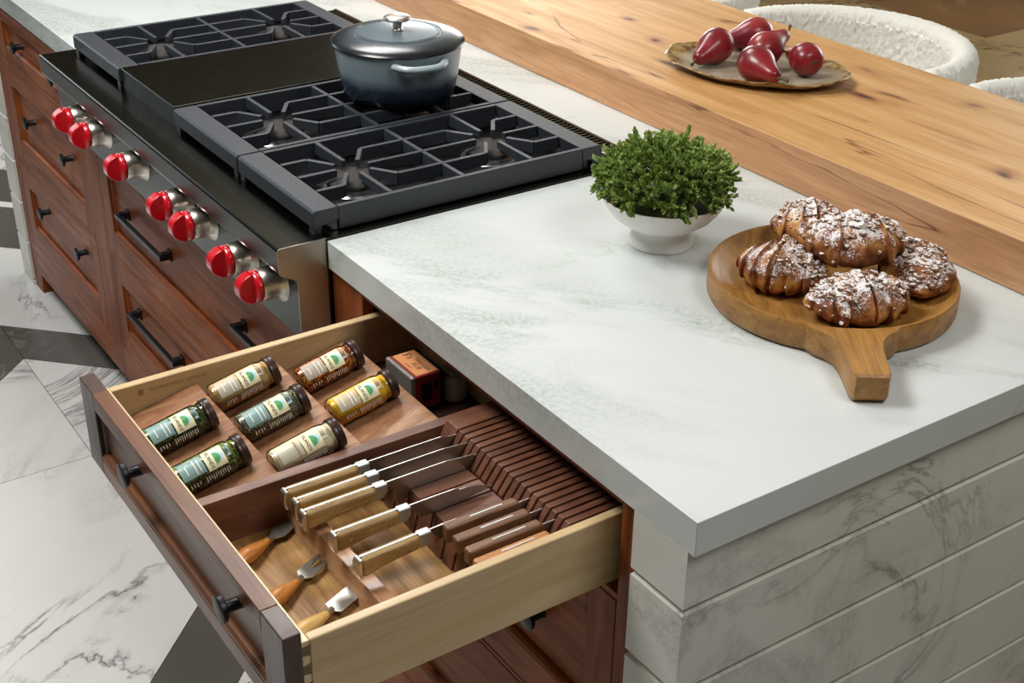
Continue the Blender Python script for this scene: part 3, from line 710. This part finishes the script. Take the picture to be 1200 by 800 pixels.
def jar(x, row, fill, label, top='label_clear', roll=0.0, text=None):
    y0 = (-.4045, -.281, -.157)[row]
    ys = y0+.006; z = -.136+(ys-y0)*math.tan(SL)
    c = Vector((x, ys, z)) + Vector((0, -math.sin(SL), math.cos(SL)))*(JR+.0006)
    t = thing('spice_jar', label, 'jar', c, (SL, 0, 0), 'spice jars in the drawer')
    R = Matrix.Rotation(-PI/2, 4, 'X')           # lathe axis z -> +y
    gl = MB().lathe([(JR*.86, 0), (JR*.97, .002), (JR, .006), (JR, JL*.73), (JR*.97, JL*.78), (JR*.9, JL*.815), (JR*.86, JL*.835), (JR*.92, JL*.85), (JR*.92, JL*.90)], 40, cap1=False).xf(R)
    build('glass', gl, M['glass'], t, smooth=True, local=True)
    r = JR-.0016
    build('spice', MB().lathe([(r*.8, .0025), (r*.97, .005), (r, .008), (r, JL*.71), (r*.93, JL*.78), (r*.86, JL*.82), (r*.86, JL*.88)], 36).xf(R), SP[fill], t, smooth=True, local=True)
    build('lid', MB().lathe([(JR*.97, JL*.885), (JR*1.02, JL*.89), (JR*1.0, JL*.90), (JR*1.0, JL*.93), (JR*1.02, JL*.936), (JR*1.0, JL*.943), (JR*1.0, JL*.985), (JR*.96, JL), (JR*.85, JL), (JR*.82, JL*.992)], 40).xf(R), M['lid'], t, smooth=True, local=True)
    Rl = JR+.0003; q = JR
    rollM = Matrix.Rotation(roll, 4, 'Y'); c0 = .50*q           # middle of the printed front, as a distance around the jar
    lb = build('label', wrap(patch(-.18*q, 1.16*q, JL*.43, JL*.70), Rl).xf(rollM), M['label'], t, smooth=True, local=True)
    build('label_name', wrap(patch(-.18*q, 1.05*q, JL*.09, JL*.41), Rl).xf(rollM), M[top], lb, smooth=True, local=True)
    build('label_tab', wrap(patch(.1*q, .8*q, JL*.71, JL*.78), Rl-.0008).xf(rollM), M[top], lb, smooth=True, local=True)
    build('label_sky', wrap(disc(c0+.0005, JL*.555, .0088, .0125, 20, True), Rl+.0002).xf(rollM), M['label_blue'], lb, local=True)
    build('label_hill', wrap(disc(c0+.0015, JL*.555, .0080, .0085, 20, True), Rl+.0004).xf(rollM), M['label_green'], lb, local=True)
    mb = MB().add([(v[0]+c0, v[1]+JL*.495, 0) for v in ISL.v], ISL.f); build('label_word', wrap(mb, Rl+.0004).xf(rollM), M['ink'], lb, local=True)
    mb = MB()
    if text:
        mb.add([(v[0]+c0, v[1]+JL*.34, 0) for v in CARD.v], CARD.f)
        build('label_text', wrap(mb, Rl+.0005).xf(rollM), M['label_red'], lb, local=True)
    else:
        for k, (w, yy) in enumerate(((.85, .34), (1.0, .285), (.6, .17))):
            p = patch(c0-q*.5*w, c0+q*.5*w, JL*yy, JL*(yy+.014)); mb.add(p.v, p.f)
        build('label_text', wrap(mb, Rl+.0005).xf(rollM), M['white_print'], lb, local=True)
    mb = MB()                                     # small print lines down the right side
    for k in range(11):
        p = patch(1.36*q, q*(1.82-.09*(k % 3)), JL*(.36+k*.032), JL*(.371+k*.032), 4); mb.add(p.v, p.f)
    for k in range(4):
        p = patch(1.4*q, (1.72-.1*(k % 2))*q, JL*(.14+k*.042), JL*(.152+k*.042), 4); mb.add(p.v, p.f)
    build('fine_print', wrap(mb, Rl+.0004).xf(rollM), M['white_print'], lb, local=True)
    return t
jar(-.713, 1, 'mustard', 'spice jar of tan powder beside the maker stamp on the drawer side', 'label_pale', .12)
jar(-.650, 0, 'oregano', 'spice jar of dark green leaves on the front tier, further from the knives', 'label_clear', .1)
jar(-.543, 0, 'dill', 'spice jar of olive green leaves on the front tier, next to the walnut divider', 'label_clear', .1)
jar(-.618, 1, 'thyme', 'spice jar of grey green herbs in the middle of the middle tier', 'label_clear', .1)
jar(-.512, 1, 'cream', 'spice jar of cream powder with red lettering beside the walnut divider', 'label_pale', .1, True)
jar(-.691, 2, 'chili', 'spice jar of red chili flakes on the back tier', 'label_pale', .12)
jar(-.587, 2, 'yellow', 'spice jar of bright yellow powder on the back tier', 'label_pale', .1)

# ---- tin
tin = thing('spice_tin', 'small rectangular tin with copper and red label in the dark back compartment', 'tin', (-.643, .012, -.1668))
TX0, TX1, TY0, TY1, TZ0, TZ1 = -.681, -.604, -.017, .038, -.1665, -.107
build('tin_body', MB().box(TX0, TX1, TY0+.004, TY1-.004, TZ0, TZ1), M['tin_red'], tin, bevel=.003)
build('tin_lid', MB().box(TX0-.0012, TX1+.0012, TY0, TY0+.009, TZ0-.0, TZ1+.0012), M['gray_tin'], tin, bevel=.004, seg=3)
build('tin_base', MB().box(TX0-.0008, TX1+.0008, TY1-.006, TY1, TZ0-.0, TZ1+.0008), M['tin_dark'], tin, bevel=.002)
lab = build('tin_label', MB().box(TX0+.003, TX1-.003, TY0+.011, TY1-.007, TZ1-.0005, TZ1+.0005), M['tin_orange'], tin)
mb = MB()
def put(mb, src, cx, cy, z):                     # words run along +x, upright towards +y
    mb.add([(cx+v[0], cy+v[1], z) for v in src.v], src.f)
put(mb, text_mb("3's", .018), -.666, .014, TZ1+.0008); put(mb, text_mb('TRIGGER', .0105), -.632, .0185, TZ1+.0008); put(mb, text_mb('RUB', .0115), -.632, .0085, TZ1+.0008)
put(mb, text_mb('IN MY HEAT', .0035), -.640, -.001, TZ1+.0008)
build('tin_lettering', mb, M['ink'], lab)
mb = MB().box(TX1-.0002, TX1+.0006, .001, .018, -.150, -.122).box(TX1-.0002, TX1+.0006, .022, .027, -.135, -.120)
build('tin_print', mb, M['ink'], lab)

cj = thing('salt_pot', 'small pale grey lidded pot half hidden behind the tin in the dark compartment', 'pot', (-.612, .062, -.1668))
build('pot_body', MB().lathe([(.015, 0), (.0175, .002), (.018, .01), (.018, .036), (.016, .042)], 28), M['label_grey'], cj, smooth=True, local=True)
build('pot_lid', MB().lathe([(.0168, .042), (.0175, .043), (.0175, .049), (.016, .051), (.001, .0515)], 28), M['gray_tin'], cj, smooth=True, local=True)

# ================================================================ RANGETOP
RX0, RX1 = -2.113, -.896
rg = thing('rangetop', 'wide stainless steel gas rangetop with red knobs set into the worktop', 'rangetop', (-1.5045, .27, -.165))
build('body', MB().box(RX0+.002, RX1-.002, .0, .645, -.165, -.004), M['steel'], rg)
build('deck', MB().box(RX0, RX1, -.002, .60, -.004, .002), M['steel'], rg, bevel=.0008)
prof = [(0, .003), (-.081, .003), (-.0835, .001), (-.0845, -.002), (-.0845, -.036), (-.083, -.041), (-.078, -.0455), (-.068, -.051), (-.058, -.056), (-.054, -.0595), (-.053, -.064), (-.053, -.165), (0, -.165)]
fp = MB(); fp.cur = 0; fp.prism(prof, 'x', RX0+.0015, RX1-.0015); fp.m[2] = 1
build('front_panel', fp, [M['steel_front'], M['steel']], rg)
for xa in (RX0, RX1-.0015):
    build('end_cap', MB().prism(prof, 'x', xa, xa+.0015), M['steel_side'], rg)
# back trim with a row of vent slots
build('back_trim', MB().box(RX0, RX1, .60, .615, -.004, .006), M['steel_side'], rg, bevel=.0015)
build('back_edge', MB().box(RX0, RX1, .643, .650, -.004, .004), M['steel'], rg)
build('vent_shaft', MB().box(RX0, RX1, .615, .643, -.004, -.002), M['enamel'], rg)
mb = MB(); nb = 98
for k in range(nb):
    x = RX0+(RX1-RX0)*(k+.5)/nb; mb.box(x-.0026, x+.0026, .615, .643, -.002, .003)
build('vent_bars', mb, M['steel'], rg, kind='stuff')
SEC = [(-2.087, -1.797), (-1.497, -1.207), (-1.203, -.913)]      # grates; the covered griddle sits between the first two
BY = (.135, .415)
for a, b in SEC:
    build('burner_pan', MB().box(a+.004, b-.004, .02, .555, .002, .004), M['enamel'], rg)
    for y in BY:
        x = (a+b)/2
        bs = build('burner', MB().lathe([(.053, .004), (.051, .006), (.045, .008), (.043, .015), (.034, .015)], 32, (x, y, 0)), M['alu'], rg, smooth=True)
        build('burner_cap', MB().lathe([(.034, .015), (.047, .0155), (.048, .020), (.045, .024), (.034, .0265), (.001, .028)], 32, (x, y, 0)), M['iron_cap'], bs, smooth=True, angle=50)
KX = [-1.915, -1.803, -1.592, -1.362, -1.255, -1.083, -.968]
RXm = Matrix.Rotation(PI/2, 4, 'X')
for x in KX:
    Tm = Matrix.Translation((x, -.053, -.086)) @ RXm
    bz = build('knob', MB().lathe([(.037, 0), (.0355, .002), (.031, .007), (.0285, .014), (.0275, .026), (.027, .036), (.026, .0375)], 40).xf(Tm), M['chrome'], rg, smooth=True, angle=50)
    mb = MB().lathe([(.0235, .0375), (.0262, .038), (.027, .040), (.0265, .047), (.0245, .050)], 40)
    # domed grip bar across the dial
    n = 10; gp = []
    for k in range(n+1):
        f = -1+2*k/n; gp.append((.0258*f, .049+.026*max(0, 1-abs(f*.92)**3)))
    pr = [(-.0235, .046)] + [(a, b) for a, b in gp] + [(.0235, .046)]
    st = len(mb.v)
    # grip: prism in (local y, local z) extruded along local x, then turned a little
    mb.prism([(a, b) for a, b in pr], 'x', -.0115, .0115)
    g_ = build('grip', mb.xf(Tm), M['red'], bz, bevel=.0035, seg=3)
    g_['label'] = 'glossy red dial'
    mb = MB()
    for ang in (.2, .45, .7, .95):
        p = Matrix.Rotation(ang-PI*.12, 4, 'Z'); s0 = len(mb.v); mb.box(-.0006, .0006, .0255, .0268, .040, .0455); mb.v = mb.v[:s0]+[tuple(p @ Vector(v)) for v in mb.v[s0:]]
    build('tick_marks', mb.xf(Tm), M['white_print'], bz)
def bars(mb, pts, w, z0, z1):
    for p, q in zip(pts[:-1], pts[1:]): mb.bar(p, q, w, z0, z0, z1)
def grate(label):
    t = thing('burner_grate', label, 'grate', (0, .275, .002), group='cast iron burner grates')
    OFF[t.name] = Vector((0, .275, .002))
    hw = .1445; zt = .044; zb = .017; w = .0085
    build('front_bar', MB().prism([(-.012, .014), (-.012, zt-.004), (-.008, zt), (.032, zt), (.034, zt-.003), (.034, .022), (-.006, .014)], 'x', -hw, hw), M['iron'], t, bevel=.0015)
    build('back_bar', MB().prism([(.52, .022), (.518, zt), (.556, zt), (.562, zt-.006), (.562, .014)], 'x', -hw, hw), M['iron'], t, bevel=.0015)
    for s in (-1, 1):
        build('side_bar', MB().bar((s*(hw-.005), .034), (s*(hw-.005), .518), .010, .0045, .0045, zt), M['iron'], t, bevel=.0015)
        for y in (-.004, .55): build('grate_foot', MB().box(s*(hw-.012)-.008, s*(hw-.012)+.008, y-.006, y+.008, .002, .016), M['iron'], t)
    d_ = .068; yA, yB = BY; gp = .030; ym = .275
    def finger(pts, taper=True):
        mb = MB()
        for i, (p, q) in enumerate(zip(pts[:-1], pts[1:])):
            last = i == len(pts)-2 and taper
            mb.bar(p, q, w, zb+.004, zb+(.014 if last else .004), zt)
        build('finger', mb, M['iron'], t, bevel=.0012, seg=1)
    for y, far in ((yA, .034), (yB, .518)):
        sg = 1 if y == yA else -1                 # from the frame towards the burner
        for s in (-1, 1):
            finger([(s*d_, far), (s*d_, y-sg*.052), (s*.022, y-sg*.022)])
            finger([(s*(hw-.01), y), (s*gp, y)])
        finger([(0, far), (0, y-sg*gp)])
    for s in (-1, 1):
        finger([(s*d_, ym), (s*d_, yA+.052), (s*.022, yA+.022)]); finger([(s*d_, ym), (s*d_, yB-.052), (s*.022, yB-.022)])
    finger([(0, ym), (0, yA+gp)]); finger([(0, ym), (0, yB-gp)])
    build('cross_bar', MB().bar((-hw+.01, ym), (hw-.01, ym), w, zb+.004, zb+.004, zt-.001), M['iron'], t, bevel=.0012, seg=1)
    return t
g0 = grate('cast iron grate at the far left of the rangetop, beyond the steel cover')
g1 = copy_tree(g0); g1['label'] = 'cast iron grate under the blue pot, beside the steel cover'
g2 = copy_tree(g0); g2['label'] = 'cast iron grate at the right edge of the rangetop, nearest the worktop'
for g_, (a, b) in zip((g0, g1, g2), SEC): g_.location.x = (a+b)/2
gc = thing('griddle_cover', 'flat steel griddle cover between the burner grates', 'griddle cover', (-1.647, .275, .002))
build('cover_plate', MB().box(-1.792, -1.502, -.008, .562, .0415, .0455), M['steel'], gc, bevel=.001)
build('cover_skirt', MB().box(-1.790, -1.504, -.006, .560, .002, .0415), M['dark_panel'], gc)

# ================================================================ POT
PC = (-1.352, .396, .0445)
pot = thing('dutch_oven', 'round enamel dutch oven fading from pale grey blue to navy on the grate', 'pot', PC)
build('pot_body', MB().lathe([(.095, 0), (.103, .002), (.108, .008), (.111, .018), (.118, .06), (.123, .100), (.1245, .105), (.119, .105), (.114, .06), (.105, .012), (.001, .008)], 72), M['pot'], pot, smooth=True, local=True, angle=50)
lid = build('pot_lid', MB().lathe([(.118, .1035), (.1275, .105), (.129, .1075), (.127, .1105), (.118, .115), (.105, .1195), (.090, .1225), (.0865, .1228), (.086, .1242), (.0835, .1244), (.083, .1232), (.080, .1234), (.0795, .1247), (.077, .1248), (.0765, .1238), (.04, .1265), (.012, .127), (.001, .127)], 96), M['pot_lid'], pot, smooth=True, local=True, angle=60)
build('lid_knob', MB().lathe([(.012, .1265), (.0095, .129), (.0085, .138), (.012, .1425), (.0235, .145), (.0265, .148), (.026, .1505), (.022, .153), (.012, .1545), (.001, .1548)], 40), M['steel_side'], lid, smooth=True, local=True, angle=60)
ha = math.atan2(-.5*.9+.829*.34, .87*.9+.558*.34)
for k in range(2):
    A = Matrix.Rotation(ha+k*PI, 4, 'Z'); mb = MB(); pts = []
    for i in range(13):
        f = -1+2*i/12; pts.append((.116+.034*(1-abs(f)**3.6), .050*f, .091))
    mb.tube(pts, [.0085]*13, 12, flat=.75); mb.xf(A)
    build('pot_handle', mb, M['pot'], pot, smooth=True, local=True, angle=60)

# ================================================================ BOWL WITH GREENERY
pl = thing('planter_bowl', 'white footed bowl filled with small leafy green sprigs', 'planter', (-.605, .445, 0))
build('bowl', MB().lathe([(.046, 0), (.051, .001), (.0515, .004), (.047, .018), (.045, .026), (.046, .030), (.060, .036), (.078, .049), (.091, .065), (.0985, .080), (.0995, .083), (.097, .083), (.088, .066), (.072, .049), (.05, .039), (.001, .036)], 72), M['ceramic'], pl, smooth=True, local=True, angle=50)
build('soil', MB().lathe([(.086, .068), (.05, .080), (.001, .083)], 40), M['stem_green'], pl, smooth=True, local=True)
def sprig_mesh(seed, k):
    rnd = random.Random(seed); mb = MB()
    def leaf(p, d, ln, wd):
        d = d.normalized(); a = d.cross(Vector((0, 0, 1))); a = a.normalized() if a.length > .1 else Vector((1, 0, 0)); u = a.cross(d)
        m = p+d*ln*.55; tip = p+d*ln+u*ln*.18
        mb.cur = 0; mb.add([p, m+a*wd+u*wd*.5, tip, m-a*wd+u*wd*.5, m-u*wd*.25], [(0, 1, 4), (1, 2, 4), (2, 3, 4), (3, 0, 4)])
    for br in range(k):
        az = rnd.uniform(0, 2*PI); el = rnd.uniform(.35, 1.0) if br else 1.5
        d = Vector((math.cos(az)*math.cos(el), math.sin(az)*math.cos(el), math.sin(el)))
        L = rnd.uniform(.017, .026); base = Vector((0, 0, 0))
        mb.cur = 1; mb.tube([base, base+d*L*.9], [.0009, .0006], 4)
        for i in range(11):
            f = .25+.75*i/10; p = base+d*L*f
            for j in range(3):
                a2 = rnd.uniform(0, 2*PI); o = d.orthogonal().normalized(); o = Matrix.Rotation(a2, 3, d) @ o
                leaf(p, (d*(.45+.9*f*f)+o*.8), rnd.uniform(.0052, .0078), rnd.uniform(.0019, .0028))
    return mb
protos = []
for s in range(5):
    o = build('sprig', sprig_mesh(s, 6), [M['leaf'], M['stem_green']], pl, local=True); protos.append(o)
rnd = random.Random(11); placed = []; i = 0
dirs = []
NS = 120
for k in range(NS):
    f = (k+.5)/NS; z = 1-1.0*f; ph = k*2.39996
    dirs.append((math.sqrt(max(0, 1-z*z))*math.cos(ph), math.sqrt(max(0, 1-z*z))*math.sin(ph), z))
for k, dv in enumerate(dirs):
    o = protos[k] if k < 5 else protos[k % 5].copy()
    if k >= 5: COL.objects.link(o); o.parent = pl
    jr = rnd.uniform(.84, 1.05)
    p = Vector((dv[0]*.095*jr, dv[1]*.095*jr, .098+dv[2]*.057*jr))
    nrm = Vector((dv[0], dv[1], dv[2]*1.1+.45)).normalized()
    o.location = p-nrm*.008
    q = nrm.to_track_quat('Z', 'Y'); o.rotation_mode = 'QUATERNION'
    from mathutils import Quaternion
    o.rotation_quaternion = q @ Quaternion((0, 0, 1), rnd.uniform(0, 6.28))
    sc = rnd.uniform(1.0, 1.4); o.scale = (sc, sc, sc)

# ================================================================ ROUND BOARD
BC = (-.318, .528); TH = .043; BR = .180
bd = thing('serving_board', 'round dished wooden serving board with a short handle on the worktop', 'board', (BC[0], BC[1], .0004), (0, 0, math.atan2(-.589, .808)))
hw, he = .026, .302
out = []
# handle points to local +x
fil = math.radians(24)
out += [(he-.006, -hw*.92), (he, -hw*.8), (he, hw*.8), (he-.006, hw*.92)]
out += [(he-.05, hw*.98), (.235, hw*1.02), (.212, hw*1.18), (.196, hw*1.55), (.183, hw*2.1)]
n = 64; a0 = math.atan2(hw*2.1, .183)+.07
for i in range(n+1):
    a = a0+(2*PI-2*a0)*i/n; out.append((BR*math.cos(a), BR*math.sin(a)))
out += [(.183, -hw*2.1), (.196, -hw*1.55), (.212, -hw*1.18), (.235, -hw*1.02), (he-.05, -hw*.98)]
k = len(out); mb = MB()
ring = lambda r, z: [(min(1, r/math.hypot(*p))*p[0], min(1, r/math.hypot(*p))*p[1], z) for p in out]
# top face is a shallow dish inside radius .170; the handle top dips slightly
def rg_(scale, z, rmax=None):
    o_ = []
    for p in out:
        l = math.hypot(*p); r = l*scale if rmax is None else min(l, rmax)
        o_.append((p[0]/l*r, p[1]/l*r, z))
    return o_
R_ = [[(p[0]*.965, p[1]*.965, 0) for p in out], [(p[0]*.985, p[1]*.985, .003) for p in out], [(p[0], p[1], .009) for p in out], [(p[0], p[1], TH-.004) for p in out], [(p[0]*.99, p[1]*.99, TH-.0005) for p in out]]
R_ += [rg_(1, TH-.0005, .1765), rg_(1, TH-.003, .172), rg_(1, TH-.014, .156), rg_(1, TH-.0205, .14), rg_(1, TH-.0225, .115), rg_(1, TH-.0225, .05)]
V = [v for r in R_ for v in r]; F = []
for j in range(len(R_)-1):
    for i in range(k): F.append((j*k+i, j*k+(i+1) % k, (j+1)*k+(i+1) % k, (j+1)*k+i))
F.append(tuple(range(k))[::-1]); F.append(tuple((len(R_)-1)*k+i for i in range(k)))
mb.add(V, F)
build('board', mb, M['board'], bd, smooth=True, local=True, angle=32)
DZ = TH-.0225

# ================================================================ CROISSANTS
def croissant_mesh(L, R, bend, seed, ridges=7, flat=.8):
    mb = MB(); nu, nv = 150, 44; V = []; spine = []
    for i in range(nu+1):
        u = i/nu; s = 2*u-1
        a = s*bend; rad = L/(2*max(bend, .05))
        cx = rad*math.sin(a); cy = rad*(1-math.cos(a)); tx, ty = math.cos(a), math.sin(a)
        env = max(.0, 1-abs(s)**2.1)**.72
        uu = abs(s)*ridges*.5+.3*noise.noise(Vector((u*5, seed*1.7, 0))); fr = uu % 1.0
        step = (1-fr)**1.4 if fr > .06 else fr/.06         # each layer starts thick and thins towards the tip
        r = R*(env*(.84+.24*step)+.05)
        spine.append((Vector((cx, cy, 0)), Vector((-ty, tx, 0)), r))
        for j in range(nv):
            th = 2*PI*j/nv; w = math.cos(th)*1.08; h = math.sin(th)
            h = h*flat if h > 0 else h*flat*.62
            p = Vector((cx, cy, R*flat*.58)) + Vector((-ty, tx, 0))*w*r + Vector((0, 0, h*r))
            nz = noise.noise(p*26+Vector((seed*3.1, 0, 0)))*.0045 + noise.noise(p*70+Vector((0, seed, 0)))*.0024 + noise.noise(p*190)*.001
            p += (p-Vector((cx, cy, R*.5))).normalized()*nz
            p.z = max(p.z, .0006+.0006*abs(noise.noise(p*50)))
            V.append(p)
    F = [(i*nv+j, i*nv+(j+1) % nv, (i+1)*nv+(j+1) % nv, (i+1)*nv+j) for i in range(nu) for j in range(nv)]
    F += [tuple(range(nv))[::-1], tuple(nu*nv+j for j in range(nv))]
    mb.add(V, F); return mb, spine
ICO = bmesh.new(); bmesh.ops.create_icosphere(ICO, subdivisions=1, radius=1.0)
icoV = [v.co.copy() for v in ICO.verts]; icoF = [tuple(v.index for v in f.verts) for f in ICO.faces]; ICO.free()
def croissant(label, loc, rot, L, R, bend, seed, crumbs=150, span=(-.75, .75), ridges=7, flat=.85):
    t = thing('croissant', label, 'croissant', loc, rot, 'croissants on the round board')
    mb, spine = croissant_mesh(L, R, bend, seed, ridges, flat)
    build('pastry', mb, M['pastry'], t, smooth=True, local=True, angle=80)
    rnd = random.Random(seed*17); cb = MB()
    for k in range(crumbs):
        i = int((rnd.uniform(*span)*.5+.5)*(len(spine)-1)); c, nn, r = spine[i]
        th = PI/2+rnd.gauss(0, .6); h = math.sin(th)*flat
        p = c+Vector((0, 0, R*flat*.58))+nn*math.cos(th)*r*1.06+Vector((0, 0, h*r*1.0))
        sz = rnd.uniform(.0016, .0040) if k % 4 else rnd.uniform(.004, .0062); sx, sy, sz_ = sz*rnd.uniform(.7, 1.4), sz*rnd.uniform(.7, 1.4), sz*rnd.uniform(.6, 1.0)
        if k % 3 == 0: sz_ *= .45; sx *= 1.5
        Rm = Matrix.Rotation(rnd.uniform(0, 6), 3, 'Z') @ Matrix.Rotation(rnd.uniform(-.6, .6), 3, 'X')
        cb.add([p+Rm @ Vector((v.x*sx*rnd.uniform(.8, 1.2), v.y*sy, v.z*sz_)) for v in icoV], icoF)
    build('crumb_topping', cb, M['crumb'], t, local=True, kind='stuff')
    return t
croissant('almond croissant on the left of the board, nearest the green planter', (-.358, .462, DZ), (0, 0, .45), .135, .048, .35, 1, 260, (-.05, .95))
croissant('sugared croissant at the front of the board beside the handle', (-.226, .486, DZ), (0, 0, 1.17), .158, .046, .45, 2, 280, (-.9, .8))
croissant('sugared croissant at the right of the board, under the top one', (-.252, .628, DZ), (0, 0, 2.65), .148, .046, .5, 3, 420, (-.9, .9))
croissant('smaller croissant at the back of the board, mostly hidden behind the top one', (-.425, .585, DZ+.012), (0, .1, .9), .125, .048, .4, 4, 300, (-.8, .8))
croissant('ridged croissant lying on top of the other croissants', (-.31, .552, DZ+.042), (.12, 0, 1.05), .158, .049, .55, 5, 260, (-.95, .95), 6)

# ================================================================ PLATE AND PEARS
BZ = .0812
PCX, PCY = -1.0, 1.005
pa = math.atan2(1.05-.90, -.82+1.14)
plt = thing('stoneware_plate', 'irregular oval stoneware plate with brown rim on the oak bar', 'plate', (PCX, PCY, BZ), (0, 0, pa))
mb = MB(); n = 80; rings = [(.55, 0.0), (.70, .002), (.86, .007), (.97, .0145), (1.0, .019), (.985, .0205), (.955, .0185), (.85, .0115), (.70, .007), (.5, .0055), (.02, .005)]
V = []
for ri, (s, z) in enumerate(rings):
    for i in range(n):
        a = 2*PI*i/n; wv = 1+.03*noise.noise(Vector((math.cos(a)*2, math.sin(a)*2, 3)))+.02*noise.noise(Vector((math.cos(a)*7, math.sin(a)*7, 1)))
        zz = z*(1+.35*noise.noise(Vector((math.cos(a)*3, math.sin(a)*3, 9))) if s > .8 else 1)
        V.append((.188*s*wv*math.cos(a), .128*s*wv*math.sin(a), zz))
F = [(j*n+i, j*n+(i+1) % n, (j+1)*n+(i+1) % n, (j+1)*n+i) for j in range(len(rings)-1) for i in range(n)]
F += [tuple(range(n))[::-1], tuple((len(rings)-1)*n+i for i in range(n))]
mb.add(V, F); build('dish', mb, M['plate'], plt, smooth=True, local=True, angle=70)
def pear(label, c, axis, s=1.0, bend=0.0):
    """c = centre of the round end, axis = direction towards the stem"""
    q = Vector(axis).normalized().to_track_quat('Z', 'Y').to_euler()
    t = thing('pear', label, 'pear', c, q, 'red pears on the plate')
    prof = [(.004, -.0335), (.012, -.0345), (.022, -.030), (.030, -.020), (.0345, -.006), (.0345, .006), (.031, .019), (.025, .031), (.0195, .042), (.016, .052), (.0135, .060), (.009, .0655), (.003, .067)]
    mb = MB().lathe([(r*s, z*s) for r, z in prof], 40)
    mb.v = [(v[0]+bend*max(0, v[2])**2/.067*.4+noise.noise(Vector(v)*30)*.0014, v[1]+noise.noise(Vector(v)*30+Vector((5, 0, 0)))*.0014, v[2]) for v in mb.v]
    build('pear_body', mb, M['pear'], t, smooth=True, local=True, angle=80)
    tx = bend*.067*s*.4
    build('stem', MB().tube([(tx, 0, .064*s), (tx+.001, .001, .072*s), (tx+.004, .002, .080*s), (tx+.008, .003, .088*s)], [.0034, .0026, .0024, .0036], 8), M['pear_stem'], t, smooth=True, local=True)
    build('calyx', MB().lathe([(.0005, -.0352*s), (.0045, -.0349*s), (.0055, -.0343*s), (.003, -.0336*s)], 12), M['pear_stem'], t, local=True)
    return t
pz = BZ+.0415
pear('red pear at the left end of the plate, stem towards the viewer', (-1.072, .962, pz), (.2, -.95, -.25), 1.0)
pear('red pear at the back of the plate, its stem hidden', (-1.090, 1.085, pz), (-.3, -.9, -.1), 1.0)
pear('red pear at the front of the plate with its stem resting on the rim', (-.938, .945, pz), (.95, -.1, -.12), 1.02)
pear('red pear in the middle of the plate with its stem pointing up', (-.992, 1.018, pz+.004), (-.15, .9, .32), .98, -.2)
pear('smallest red pear at the right end of the plate, showing its dark calyx', (-.915, 1.055, pz-.002), (-1, .25, -.1), .93)

# ================================================================ BOUCLE STOOLS
def stool(label):
    t = thing('bar_stool', label, 'stool', (0, 1.50, FZ), group='boucle bar stools behind the bar')
    OFF[t.name] = Vector((0, 1.50, FZ)); Ro, Ri, zt, zb = .318, .258, .018, -.36
    sec = []                                     # closed section of the shell, (radius, z)
    m_ = 56
    for i in range(m_): sec.append((Ro-.03*(1-i/m_)**1.5, zb+(zt-.03-zb)*i/m_))
    for i in range(14):
        a = PI*i/13; sec.append(((Ro+Ri)/2+(Ro-Ri)/2*math.cos(a), zt-.03+.03*math.sin(a)))
    for i in range(m_): sec.append((Ri-.03*(i/m_)**1.5, zt-.03-(zt-.03-zb)*i/m_))
    ns = len(sec); nu = 260; V = []
    for u in range(nu+1):
        f = u/nu; th = math.radians(-8+196*f)
        e = min(f, 1-f)*nu; rd = min(1, (e/7))**.5 if e < 7 else 1.0
        for r, z in sec:
            mr = (Ro+Ri)/2; rr = mr+(r-mr)*(.25+.75*rd)
            zz = z-(1-rd)*.03*(1 if z > -.2 else 0)
            p = Vector((rr*math.cos(th), rr*math.sin(th), zz))
            dn = noise.noise(p*170)*.0050+noise.noise(p*60)*.0012
            p += Vector((math.cos(th), math.sin(th), .4))*dn
            V.append((p.x, p.y+1.50, p.z))
    F = [(u*ns+i, u*ns+(i+1) % ns, (u+1)*ns+(i+1) % ns, (u+1)*ns+i) for u in range(nu) for i in range(ns)]
    F += [tuple(range(ns))[::-1], tuple(nu*ns+i for i in range(ns))]
    build('backrest', MB().add(V, F), M['boucle'], t, smooth=True, angle=80)
    build('seat', MB().lathe([(.20, -.37), (.235, -.365), (.245, -.34), (.24, -.30), (.22, -.285), (.001, -.28)], 48, (0, 1.50, 0)), M['boucle'], t, smooth=True)
    for sx in (-1, 1):
        for sy in (-1, 1):
            build('leg', MB().tube([(sx*.15, 1.5+sy*.15, -.37), (sx*.22, 1.5+sy*.22, FZ)], [.018, .011], 12), M['leg_dark'], t, smooth=True)
    mb = MB()
    pr = [(sx*.197, 1.5+sy*.197, -.70) for sx, sy in ((-1, -1), (1, -1), (1, 1), (-1, 1), (-1, -1))]
    for p, q in zip(pr[:-1], pr[1:]): mb.tube([p, q], .008, 8)
    build('foot_rest', mb, M['leg_dark'], t, smooth=True)
    return t
s0 = stool('white boucle stool at the middle, its curved back rising behind the pears')
s1 = copy_tree(s0); s1['label'] = 'white boucle stool at the top edge of the picture, left of the pears'
s2 = copy_tree(s0); s2['label'] = 'white boucle stool at the right edge of the picture behind the bar'
for s_, x in ((s0, -1.245), (s1, -1.965), (s2, -.55)): s_.location.x = x
